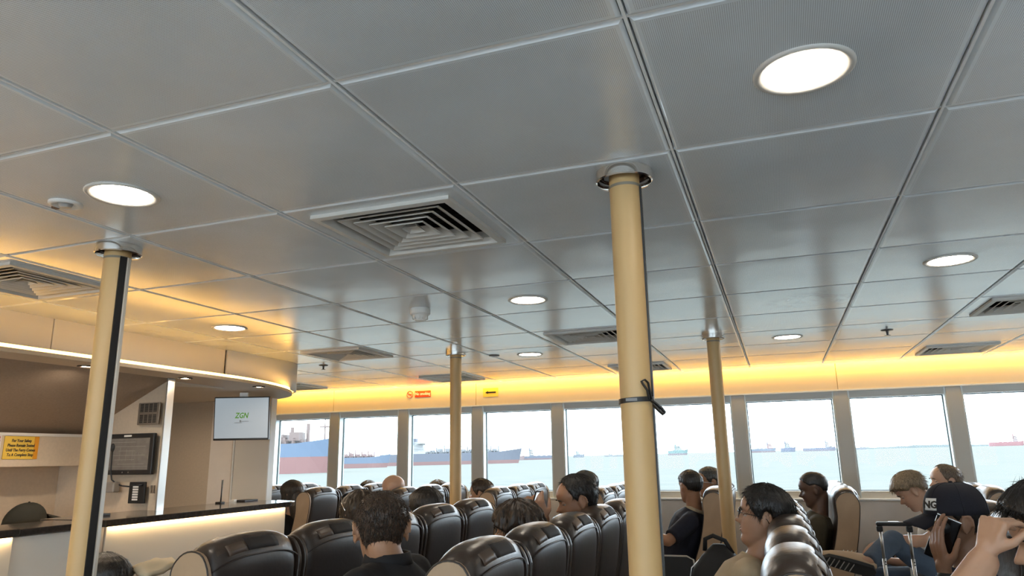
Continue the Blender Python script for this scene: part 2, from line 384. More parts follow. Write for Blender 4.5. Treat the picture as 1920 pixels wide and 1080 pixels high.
for k in range(0, 10):
    x0 = WX0+PW*k; x1 = x0+PW-.114
    w = empty('window_%d' % (k+1)); tag(w, kind='structure')
    mb = MB(); mb.box(x0, x0+.012, YW+.004, YW+.115, .962, 1.872); mb.box(x1-.012, x1, YW+.004, YW+.115, .962, 1.872); mb.build('jamb', REVEAL, w)
    MB().add([(x0,YW+.004,1.870),(x1,YW+.004,1.870),(x1,YW+.022,1.812),(x0,YW+.022,1.812),(x0,YW+.075,1.870),(x1,YW+.075,1.870),(x0,YW+.075,1.812),(x1,YW+.075,1.812)],[(3,2,7,6),(0,1,2,3),(0,4,5,1),(2,5,4,3),(0,3,4),(1,5,2)]).build('head_reveal', FRAMEM, w)
    MB().add([(x0,YW+.004,.962),(x1,YW+.004,.962),(x1,YW+.022,1.022),(x0,YW+.022,1.022),(x0,YW+.075,.962),(x1,YW+.075,.962),(x0,YW+.075,1.022),(x1,YW+.075,1.022)],[(3,6,7,2),(0,3,2,1),(0,1,5,4),(2,3,4,5),(0,4,3),(1,2,5)]).build('sill_reveal', mat('sill_paint', (.55, .53, .48), .5) if k == 0 else bpy.data.materials['sill_paint'], w)
    g = MB(); gx0 = x0+.012; gx1 = x1-.012; t_ = .008
    g.box(gx0, gx0+t_, YW+.076, YW+.095, 1.022, 1.812); g.box(gx1-t_, gx1, YW+.076, YW+.095, 1.022, 1.812)
    g.box(gx0+t_, gx1-t_, YW+.076, YW+.095, 1.022, 1.022+t_); g.box(gx0+t_, gx1-t_, YW+.076, YW+.095, 1.812-t_, 1.812); g.build('gasket', GASK, w)
    MB().add([(gx0+t_, YW+.088, 1.03), (gx1-t_, YW+.088, 1.03), (gx1-t_, YW+.088, 1.804), (gx0+t_, YW+.088, 1.804)], [(0, 1, 2, 3)]).build('pane', GLASS, w)
# hidden warm strip in the gap between ceiling edge and valance
cv = B(-5.55, 3.9, 6.845, 6.90, CEIL+.048, CEIL+.056, 'cove_light', mat('aluminium_channel', (.5, .5, .5), .4), None)
tag(cv, 'hidden warm strip light above the windows', 'light')
MB().add([(-5.5, 6.862, CEIL+.030), (3.9, 6.862, CEIL+.030), (3.9, 6.885, CEIL+.046), (-5.5, 6.885, CEIL+.046)], [(0, 1, 2, 3)]).build('diffuser', COVEM, cv, fix=False)
# no smoking sign, arrow
RED = mat('sign_red', s2l(235, 70, 20), .5); GLOWYEL = mat('glow_yellow', s2l(248, 206, 90), .5)
ns = empty('no_smoking_sign', (-3.57, YW-.001, 2.03), 'red no smoking sign on the yellow lit band over the windows', 'sign')
MB().box(-.075, .115, -.003, 0, -.034, .034).build('plate', RED, ns)
text_mesh('lettering', 'No smoking', .044, SILLM, ns, frame_plane((.02, -.0045, 0), (1, 0, 0), (0, 0, 1)), bold=.0008, sx=.82)
pts = [(-.135+.036*math.cos(a), -.002, .036*math.sin(a)) for a in [2*PI*k/28 for k in range(29)]]
MB().tube(pts, .0028, 6).tube([(-.159, -.002, .024), (-.111, -.002, -.024)], .0028, 6).build('prohibition_ring', RED, ns)
MB().box(-.156, -.114, -.003, 0, -.004, .004).tube([(-.118,-.002,.006),(-.122,-.002,.014),(-.116,-.002,.020)], .0015, 5).build('cigarette', RED, ns)
ar = empty('direction_arrow', (-2.765, YW-.001, 2.01), 'small black arrow on painted yellow glow right of the no smoking sign', 'sign')
MB().box(-.085, .085, -.002, 0, -.045, .045).build('glow_patch', GLOWYEL, ar)  # yellow patch painted for the cove glow round the arrow, no real plate
MB().box(-.03, .058, -.004, -.002, -.007, .007).prism([(-.058, 0), (-.028, .016), (-.028, -.016)], 0, .002, frame_plane((0, -.002, 0), (1, 0, 0), (0, 0, 1))).build('arrow', BLACK, ar)

# ------------------------------------------------------------------ floor and other walls
fl = MB().box(-5.7, 4.6, -4.9, YW+.1, -.05, 0).build('floor', FLOOR); tag(fl, kind='structure')
wl = MB().box(-5.8, -5.7, -4.9, YW+.1, 0, CEIL+.16).build('wall_front', CREAM); tag(wl, kind='structure')
wr = MB().box(4.6, 4.7, -4.9, YW+.1, 0, CEIL+.16).build('wall_rear', WALLC); tag(wr, kind='structure')
wn = MB().box(-5.7, 4.6, -4.9, -4.8, 0, 1.0).box(-5.7, 4.6, -4.9, -4.8, 1.85, CEIL+.16).build('unseen_wall_near', WALLC); tag(wn, kind='structure')  # unseen side wall, placed close so its windows add fill light
for k in range(13):
    x = -5.7+k*.85; B(x, x+.11, -4.9, -4.8, 1.0, 1.85, 'mullion', FRAMEM, wn)
MB().add([(-5.7, -4.86, 1), (4.6, -4.86, 1), (4.6, -4.86, 1.85), (-5.7, -4.86, 1.85)], [(0, 1, 2, 3)]).build('pane', GLASS, wn)

# ------------------------------------------------------------------ poles
def pole(x, y, label, strip=None, strip_w=.011, pale=False, r=.0405):
    p = empty('support_pole', (x, y, 0), label, 'pole', 'cream support poles')
    MB().lathe([(r, 0), (r, CEIL-.012)], 40).build('pole_cover', CREAMP, p, smooth=True)
    MB().lathe([(r+.0008, CEIL-.050), (r+.0012, CEIL-.046), (r+.0008, CEIL-.042)], 40).build('top_groove', mat('groove', (.25, .22, .17), .5), p, smooth=True)
    MB().lathe([(.0755, CEIL-.0005), (.0755, CEIL-.028), (.072, CEIL-.031), (.0705, CEIL-.027), (.0700, CEIL-.004)], 48).build('collar', CHROME, p, auto=35)
    MB().lathe([(.0698, CEIL-.012), (.0695, CEIL-.002), (r*.9, CEIL-.001)], 40).build('collar_shadow_gap', mat('shadow_gap_brown', (.05, .025, .018), .22, metal=.5), p, smooth=True)  # dark brown ring painted as the shade inside the collar
    if strip is not None:
        a = strip; c = Vector((math.cos(a), math.sin(a), 0)); tn = Vector((-c.y, c.x, 0))
        o = c*(r-.002)
        mb = MB(); q = [o-tn*strip_w, o+tn*strip_w, o+tn*strip_w+c*.006, o-tn*strip_w+c*.006]
        mb.grid([[v+Vector((0, 0, z)) for v in q] for z in (0, CEIL-.045)], close_u=True, cap=True).build('edge_strip', BLACK, p)
        if pale:
            c2 = Vector((math.cos(a+.50), math.sin(a+.50), 0)); t2 = Vector((-c2.y, c2.x, 0)); o2 = c2*(r-.003)
            q = [o2-t2*.009, o2+t2*.009, o2+t2*.007+c2*.008, o2-t2*.007+c2*.008]
            MB().grid([[v+Vector((0, 0, z)) for v in q] for z in (0, CEIL-.045)], close_u=True, cap=True).build('joint_profile', PANEL, p)
    return p
pole(-2.125, 1.793, 'cream pole nearest the service counter, with wide black strip', strip=-.28, pale=True, r=.043)
pole(-.3265, 1.803, 'largest cream pole in the foreground with a strap round it', strip=-.02, strip_w=.006)
pole(-2.13, 4.66, 'thin rear pole in front of the left windows', strip=None)
pole(-.337, 4.70, 'thin rear pole right of the big foreground pole', strip=None)
st = empty('cable_strap', (-.3265, 1.803, 1.487), 'black strap tied round the large foreground pole', 'strap')
mb = MB(); ring = []
for k in range(41):
    a = 2*PI*k/40; ring.append([(math.cos(a)*.0415, math.sin(a)*.0415, -.006+.002*math.cos(a)), (math.cos(a)*.0445, math.sin(a)*.0445, -.006+.002*math.cos(a)), (math.cos(a)*.0445, math.sin(a)*.0445, .006+.002*math.cos(a)), (math.cos(a)*.0415, math.sin(a)*.0415, .006+.002*math.cos(a))])
mb.grid(ring, close_u=True).build('band', BLACK, st)
def ribbon(pts, w_, th, name, par, wdir=(0, 1, 0), m=BLACK):
    wd = Vector(wdir).normalized(); rows = []
    for i, p in enumerate(pts):
        p = Vector(p); d = (Vector(pts[min(i+1, len(pts)-1)])-Vector(pts[max(i-1, 0)])).normalized(); n_ = d.cross(wd).normalized()
        rows.append([p+wd*w_+n_*th, p-wd*w_+n_*th, p-wd*w_-n_*th, p+wd*w_-n_*th])
    return MB().grid(rows, close_u=True, cap=True).build(name, m, par, bevel=.001)
ribbon([(.036, -.026, .0), (.034, -.034, .022), (.026, -.040, .036), (.022, -.040, .044), (.030, -.038, .048), (.037, -.032, .040), (.040, -.026, .015), (.042, -.022, 0)], .004, .0018, 'upper_loop', st, (.6, -.8, 0))
ribbon([(.040, -.022, -.002), (.052, -.024, -.012), (.066, -.026, -.024), (.073, -.026, -.034), (.068, -.026, -.037), (.058, -.025, -.028), (.044, -.022, -.012)], .007, .002, 'lower_loop', st, (.3, -.9, .3))
MB().box(-.018, .010, -.0462, -.0447, -.0035, .0035).build('print_patch', mat('strap_print', (.25, .25, .25), .6), st)

# ------------------------------------------------------------------ service area
cp = empty('service_canopy', (0, 0, 0), 'cream canopy with a warm light line and rounded end over the counter', 'canopy')
def outline_f(): # fascia plan (x, y)
    p = [(-3.5, -2.0), (-3.5, 4.49)]
    for k in range(1, 13): a = PI/2*k/12; p.append((-3.95+.45*math.cos(a), 4.49+.45*math.sin(a)))
    return p+[(-4.9, 4.94)]
def outline_l(grow=0):
    p = [(-3.28+grow, -2.0), (-3.28+grow, 3.55)]
    for k in range(1, 19): a = PI/2*k/18; p.append((-4.1+(.82+grow)*math.cos(a), 3.65+(1.40+grow)*math.sin(a)))
    return p+[(-4.9, 5.05+grow)]
of = outline_f()
# fascia panels with seams
cuts = [(-2.0, -.95), (-.95, .60), (.60, 2.62), (2.62, 3.88)]
for a, b in cuts: B(-3.54, -3.5, a+.003, b-.003, 1.885, CEIL, 'fascia_panel', CREAM if False else PANEL, cp, bevel=.002)
rows = [[(x, y, 1.885), (x, y, CEIL)] for x, y in [(-3.5, 3.883)]+of[1:]]; rows += [[(x, y, CEIL), (x, y, 1.885)] for x, y in []]
fo = MB().grid(rows).build('fascia_panel', PANEL, cp, auto=40); so = fo.modifiers.new('s', 'SOLIDIFY'); so.thickness = .02; so.offset = 1
pl = outline_l(); MB().prism(pl+[(-4.9, -2.0)], 1.862, 1.884).build('soffit', CREAM, cp, bevel=.003)
def loopstrip(g0, g1, z0, z1, name, m):
    a = outline_l(g0)[:-1]; b = outline_l(g1)[:-1]
    rws = [[(p[0], p[1], z0), (q[0], q[1], z0), (q[0], q[1], z1), (p[0], p[1], z1)] for p, q in zip(a, b)]
    return MB().grid(rws, close_u=True, cap=True).build(name, m, cp)
loopstrip(-.022, -.002, 1.884, 1.899, 'light_strip', LEDM)
loopstrip(-.030, -.0265, 1.884, 1.9035, 'added_strip_baffle', SILLM)  # added baffle that keeps the strip light off the fascia
B(-4.9, -3.54, -2, 4.4, 2.0, 2.09, 'canopy_core', CREAM, cp)
DL = mat('bronze_ring', (.10, .08, .06), .3, metal=.8); DLE = emit('warm_downlight', (1, .84, .66), 300)
for (x, y), lab in (((-3.42, 2.77), 'recessed downlight under the canopy beside the left pole'), ((-3.40, 3.44), 'middle recessed downlight under the canopy'), ((-3.37, 4.08), 'recessed downlight under the rounded canopy end'), ((-4.45, 4.15), 'added downlight out of sight under the canopy, brightening the passage'), ((-3.42, 2.1), 'added downlight under the canopy just left of the view')):  # last two are added, unseen, to brighten the service area
    d = empty('downlight', (x, y, 1.862), lab, 'downlight', 'canopy downlights')
    MB().lathe([(.043, 0), (.043, -.005), (.030, -.007), (.026, -.003), (.026, -.0005)], 28).build('ring', DL, d, smooth=True)
    MB().lathe([(.0001, -.0025), (.026, -.0025)], 24).build('lens', DLE, d)
tag(MB().prism([(-3.60, 3.55), (-3.62, 4.02), (-3.88, 3.62)], 1.855, 1.8615).build('access_hatch', PANEL), 'pale triangular hatch cover on the canopy underside', 'hatch')
# sloped wall, monitor wall, overhead shelf, alcove
YM = 3.43
tag(MB().prism([(-3.50, 1.862), (-4.20, 1.535), (-4.24, 1.60), (-3.53, 1.93)], 0, YM+3, frame_plane((0, YM, 0), (1, 0, 0), (0, 0, 1))).build('wall_slope', FABRIC), kind='structure')
mw = MB().prism([(-4.36, .0), (-3.50, .0), (-3.50, 1.862), (-4.24, 1.515), (-4.36, 1.515)], -.03, 0, frame_plane((0, YM, 0), (1, 0, 0), (0, 0, 1))).build('wall_monitor', CREAM); tag(mw, kind='structure')
tag(B(-3.500, -3.487, YM-.034, YM+.02, 0, 1.862, 'trim_1', STEEL, bevel=.002), kind='structure')
tag(B(-4.45, -4.36, -2, YM+.03, 0, 1.56, 'wall_alcove', CREAM), kind='structure')
shf = empty('overhead_shelf', (0, 0, 0), 'cream overhead shelf box behind the counter with stickers', 'shelf')
B(-4.36, -4.12, -1.5, YM-.001, 1.345, 1.535, 'box', CREAM, shf, bevel=.004); B(-4.13, -4.112, -1.5, YM-.002, 1.520, 1.537, 'top_lip', PANEL, shf); 
bc = empty('back_counter', (0, 0, 0), 'cream back counter under the overhead shelf', 'counter')
B(-4.359, -3.62, -1.5, YM-.001, 1.02, 1.04, 'top', CREAM, bc); B(-4.359, -3.66, -1.5, YM-.001, .02, 1.02, 'body', CREAM, bc)
# yellow safety sign and poster on the shelf front
sgn = empty('safety_sign', (-4.118, 2.98, 1.455), 'yellow safety notice about staying seated, on the overhead shelf', 'sign')
SY = mat('notice_yellow', s2l(232, 190, 70), .45, var=.08, vscale=8); TX = mat('notice_text', (.05, .04, .03), .6)
MB().box(0, .003, -.100, .105, -.066, .062).build('sheet', SY, sgn); MB().box(.003, .0036, .078, .105, -.066, .062).build('orange_band', mat('notice_orange', s2l(225, 150, 30), .45), sgn)
for k, line in enumerate(('For Your Safety', 'Please Remain Seated', 'Until The Ferry Comes', 'To A Complete Stop')):
    text_mesh('lettering', line, .0235, TX, sgn, frame_plane((.0042, 0, .037-.0265*k), (0, 1, 0), (0, 0, 1)), bold=.0004, shear=.12, sx=.78)
pst = empty('poster', (-4.118, 2.80, 1.455), 'white notice with red patterned border left of the yellow sign', 'poster')
MB().box(0, .003, -.09, .062, -.083, .067).build('sheet', mat('poster_white', (.72, .66, .62), .5), pst)
PR = mat('poster_red', (.55, .14, .09), .5); PG = mat('poster_ink', (.15, .13, .13), .6)
mb = MB()
for k in range(8): mb.box(.003, .0036, .046, .055, -.078+k*.018, -.066+k*.018)
mb.build('border', PR, pst)
mb = MB()
for k in range(6): mb.box(.003, .0036, -.07, .032-.01*(k % 2), -.07+k*.012, -.068+k*.012)
mb.box(.003, .0036, -.07, .03, .012, .016); mb.box(.003, .0036, -.07, .036, .048, .050); mb.build('text_lines', PG, pst)
MB().box(.003, .0036, -.06, .005, .02, .042).build('picture', mat('poster_pink', (.6, .3, .26), .5), pst)
# monitor with bezel
mo = empty('wall_monitor_screen', (-3.728, YM-.03, 1.410), 'black touch monitor mounted on the cream side wall', 'monitor')
MB().box(-.19, .19, -.022, 0, -.122, .122).build('bezel', BLACK, mo, bevel=.005)
MB().box(-.165, .160, -.0235, -.022, -.094, .094).build('screen', mat('dim_screen', (.17, .155, .14), .25, var=.12, vscale=25), mo)
LN = mat('screen_lines', (.30, .28, .26), .4); mb = MB()
for k in range(6): mb.box(-.14+.03*(k % 3), .05+.02*(k % 2)*4, -.0242, -.0236, .07-.026*k, .0715-.026*k)
for k in range(5): mb.box(-.12+.05*k, -.1185+.05*k, -.0242, -.0236, -.04, .05-.01*k)
mb.box(-.160, .155, -.0242, -.0236, -.074, -.073); mb.build('screen_lines', LN, mo)
MB().box(-.05, .01, -.0235, -.022, .103, .114).build('label_tag', WHITEP, mo)
for dx in (-.035, .012): MB().lathe([(.0001, .0), (.004, .0)], 10, frame_plane((dx, -.0235, -.108), (1, 0, 0), (0, 0, 1))).build('button', STEEL, mo)
gr = empty('vent_grille', (-3.618, YM-.03, 1.645), 'grey slotted vent grille on the wall above the monitor', 'grille')
GM = mat('grey_brown_metal', (.20, .165, .13), .4, metal=.3); MB().box(-.085, .085, -.008, 0, -.062, .072).build('plate', GM, gr, bevel=.003)
for j in range(2):
    for i in range(4):
        for k in range(6):
            MB().box(-.066+.035*i, -.040+.035*i, -.0095, -.008, -.050+.066*j+.0085*k, -.0445+.066*j+.0085*k).build('slot', DARK, gr)
sp2 = empty('desk_speaker_box', (-3.86, YM-.03, 1.215), 'small grey box with black face on the wall under the monitor', 'box')
MB().box(-.02, .07, -.05, 0, -.030, .030).build('housing', mat('grey_box', (.25, .22, .19), .4), sp2, bevel=.008); MB().box(-.075, -.005, -.06, 0, -.028, .028).build('black_face', BLACK, sp2, bevel=.005)
MB().box(-.055, -.025, -.0615, -.06, -.012, .012).build('window', mat('box_window', (.08, .05, .04), .3), sp2)
ic = empty('intercom_panel', (-3.645, YM-.03, 1.183), 'black intercom panel with a column of white buttons', 'intercom')
MB().box(-.063, .063, -.012, 0, -.062, .062).build('plate', BLACK, ic, bevel=.003)
for k in range(6): MB().box(-.030, .012, -.0145, -.012, .028-.0145*k, .038-.0145*k).build('button', WHITEP, ic)
MB().tube([(-.045, -.016, .045), (.045, -.016, .045)], .006, 8).build('handset_bar', BLACK, ic, smooth=True)
mic = empty('handset_microphone', (-3.86, YM-.055, 1.45), 'black hand microphone on a cable hanging before the monitor', 'microphone')
MB().ell((0, 0, 0), .016, .014, .026).build('head', BLACK, mic, smooth=True)
MB().tube([(0, 0, -.02), (.003, 0, -.08), (.006, .0, -.14), (.02, .0, -.19), (.05, .01, -.215), (.09, .02, -.228), (.15, .02, -.232)], .0045, 8).build('cable', BLACK, mic, smooth=True)
hk = empty('wall_hooks', (-3.528, YM-.03, 1.205), 'tiny dark double hook beside the intercom', 'hook')
MB().box(-.016, -.008, -.008, 0, -.02, .02).box(.004, .012, -.008, 0, -.02, .02).box(-.016, .014, -.008, 0, -.026, -.020).build('hook', GM, hk)
# passage walls and partition behind the canopy end
tag(B(-5.7, -4.25, 4.95, 5.0, 0, CEIL, 'wall_passage', CREAM), kind='structure')
tag(B(-4.55, -4.32, 4.948, 4.96, 0, 1.9, 'trim_2', WALLC), kind='structure')
pt = empty('partition', (0, 0, 0), 'pale upright partition panel behind the television', 'partition')
B(-4.27, -3.925, 4.925, 4.975, 0, CEIL-.005, 'panel', PANEL, pt); B(-4.285, -4.27, 4.915, 4.98, 0, CEIL-.005, 'edge_strip', SILLM, pt); B(-3.925, -3.915, 4.915, 4.98, 0, CEIL-.005, 'edge_strip', SILLM, pt)
# television
tv = empty('television', (-3.715, 4.33, 1.664), 'flat television showing a green logo, hung under the canopy end', 'television')
ra = (Vector((-3.545, 4.435, 0))-Vector((-3.925, 4.29, 0))).normalized(); ra = Vector((.935, .355, 0)).normalized(); Mt = frame_plane((0, 0, 0), ra, (0.035, -.09, .995))
MB().box(-.203, .203, -.158, .158, -.03, 0, Mt).build('bezel', BLACK, tv, bevel=.003)
SCN = mat('tv_screen', (.4, .4, .4), .2); p_ = SCN.node_tree.nodes['Principled BSDF']; p_.inputs['Emission Color'].default_value = (.37, .44, .49, 1); p_.inputs['Emission Strength'].default_value = .30; p_.inputs['Base Color'].default_value = (.12, .12, .12, 1)
MB().box(-.196, .196, -.143, .150, 0, .0015, Mt).build('screen', SCN, tv)
TG = emit('logo_green', s2l(110, 170, 60), .25); TGR = mat('logo_grey', (.12, .14, .15), .6)
text_mesh('logo_lettering', 'ZGN', .055, TG, tv, Mt @ Matrix.Translation((0, .02, .002)), ext=.0003, shear=.25, sx=.8, bold=.0012)
MB().box(-.05, .005, -.033, -.0295, .002, .0025, Mt).box(.0, .055, -.023, -.0195, .002, .0025, Mt).box(-.012, -.002, -.026, -.012, .002, .0025, Mt).build('logo_strapline', TGR, tv)
MB().box(-.03, .03, .12, .188, -.05, -.031, Mt).build('bracket', STEEL, tv)
# counter
ct = empty('service_counter', (0, 0, 0), 'cream service counter with warm light under its black top', 'counter')
B(-3.30, -3.235, 2.845, 4.27, .02, 1.045, 'front_panel', COUNTER, ct, bevel=.002)
B(-3.30, -3.235, -1.5, 2.365, .02, 1.045, 'front_panel', COUNTER, ct, bevel=.002)
B(-3.29, -3.262, 2.372, 2.78, .05, 1.040, 'gate', PANEL, ct, bevel=.002)
B(-3.29, -3.240, 2.785, 2.838, .02, 1.045, 'gate_post', CREAM, ct, bevel=.003)
B(-3.64, -3.30, 4.24, 4.27, .02, 1.045, 'end_panel', COUNTER, ct)
for a, b in ((2.85, 4.26), (-1.5, 2.36)):
    MB().add([(-3.2335, a, 1.0445), (-3.222, a, 1.0445), (-3.222, b, 1.0445), (-3.2335, b, 1.0445)], [(0, 1, 2, 3)]).build('light_strip', emit('counter_led_%g' % a, (1, .72, .36), 26), ct, fix=False)
wt = empty('worktop', (0, 0, 0), 'black glossy counter worktop with a rounded far end', 'worktop')
pp = [(-3.195, 2.805), (-3.195, 4.26)]
for k in range(1, 10): a = PI/2*k/9; pp.append((-3.36+.165*math.cos(a), 4.26+.165*math.sin(a)))
pp += [(-3.56, 4.425)]
for k in range(1, 7): a = PI/2+PI/2*k/6; pp.append((-3.56+.10*math.cos(a), 4.325+.10*math.sin(a)))
pp += [(-3.66, 2.805)]
MB().prism(pp, 1.046, 1.08).build('slab', GRANITE, wt, bevel=.004)
wt2 = B(-3.55, -3.20, -1.5, 2.37, 1.046, 1.08, 'worktop', GRANITE, bevel=.004); tag(wt2, 'black counter worktop left of the gate', 'worktop')
wt3 = B(-3.55, -3.215, 2.376, 2.795, 1.0465, 1.077, 'gate_top', GRANITE, bevel=.004); tag(wt3, 'black hinged flap top over the counter gate', 'worktop')
gm = empty('stick_microphone', (-3.60, 4.05, 1.08), 'thin black stick standing on the counter worktop', 'microphone')
MB().box(-.03, .02, -.02, .02, 0, .01).build('foot', BLACK, gm, bevel=.003); MB().tube([(0, 0, .008), (.001, 0, .06), (.003, 0, .155)], [.005, .004, .0055], 8).build('stem', BLACK, gm, smooth=True)
dp = empty('desk_pad', (-3.60, 4.32, 1.08), 'flat black tray lying on the far end of the counter', 'tray'); MB().box(-.05, .05, -.09, .05, .0, .010).build('tray', BLACK, dp, bevel=.003); MB().box(-.055, -.02, -.115, -.092, 0, .014).build('white_tab', WHITEP, dp)
dq = empty('card_reader', (-3.50, 3.0, 1.08), 'small dark device lying flat on the counter worktop', 'device'); MB().box(-.04, .04, -.05, .06, 0, .012).build('body', BLACK, dq, bevel=.003); MB().box(-.012, .012, -.02, .03, .012, .0125).build('display', GM, dq)
# olive cap on the back counter
OLV = mat('olive_cotton', (.018, .016, .009), .85, bump=.4, bscale=90)
oc = empty('olive_cap', (-3.98, 2.97, 1.04), 'dark olive baseball cap lying on the back counter', 'cap')
rows = []
for j in range(9):
    ph = PI/2*j/8; rows.append([(.02*math.sin(ph)+.105*math.cos(ph)*math.cos(a)*.8, .115*math.cos(ph)*math.sin(a)-.01, .112*math.sin(ph)**.9+.008*math.sin(3*a)*math.cos(ph)*math.sin(ph)) for a in [2*PI*k/24 for k in range(24)]])
MB().grid(rows, close_u=True, cap=True).build('crown', OLV, oc, smooth=True)
rows = [[(.075*math.sin(t)*(1-.15*s)+.0, .07+.10*s+.03*math.cos(t), .012+.028*(1-s)+.006*math.cos(2*t)) for t in [-1.3+2.6*k/10 for k in range(11)]] for s in (0, .35, .7, 1)]
o = MB().grid(rows).build('brim', OLV, oc, smooth=True); q_ = o.modifiers.new('s', 'SOLIDIFY'); q_.thickness = .004
MB().ell((.02, -.01, .113), .006, .006, .004).build('button', OLV, oc, smooth=True)

# ------------------------------------------------------------------ sea and ships (the ferry heels a little against the horizon)
HEEL = Matrix.Translation((0, 0, 1.355)) @ Matrix.Rotation(-.008, 4, Vector((-.29, 1, 0))) @ Matrix.Translation((0, 0, -1.355))
def sea_material():
    m = bpy.data.materials.new('pale_sea_water'); m.use_nodes = True; t = m.node_tree; t.nodes.clear(); N = t.nodes.new; L = t.links.new
    o = N('ShaderNodeOutputMaterial'); df = N('ShaderNodeBsdfDiffuse'); gl = N('ShaderNodeBsdfGlossy'); gl.inputs['Roughness'].default_value = .35; mx = N('ShaderNodeMixShader'); mx.inputs[0].default_value = .012
    L(df.outputs[0], mx.inputs[1]); L(gl.outputs[0], mx.inputs[2]); L(mx.outputs[0], o.inputs[0])
    tc = N('ShaderNodeTexCoord'); mp = N('ShaderNodeMapping'); mp.inputs['Scale'].default_value = (.05, .20, 1); L(tc.outputs['Object'], mp.inputs[0])
    n = N('ShaderNodeTexNoise'); n.inputs['Scale'].default_value = 1.6; n.inputs['Detail'].default_value = 8; n.inputs['Roughness'].default_value = .6; L(mp.outputs[0], n.inputs['Vector'])
    r = N('ShaderNodeValToRGB'); L(n.outputs[0], r.inputs[0]); r.color_ramp.elements[0].position = .32; r.color_ramp.elements[1].position = .50
    r.color_ramp.elements[0].color = (.064, .073, .067, 1); r.color_ramp.elements[1].color = (.086, .089, .080, 1); L(r.outputs[0], df.inputs[0])
    b = N('ShaderNodeBump'); b.inputs['Strength'].default_value = .35; b.inputs['Distance'].default_value = 1.0; L(n.outputs[0], b.inputs['Height']); L(b.outputs[0], df.inputs['Normal'])
    return m
sea = MB().add([(-16000, 9, 0), (16000, 9, 0), (16000, 16000, 0), (-16000, 16000, 0)], [(0, 1, 2, 3)]).build('sea', sea_material()); sea.matrix_world = HEEL @ Matrix.Translation((0, 0, -3)); tag(sea, kind='structure')
def pm(name, c, h=0.0):  # h: share of distance haze mixed into the paint colour
    return mat(name, tuple(.27*v*(1-h)+.09*h for v in c), .6)
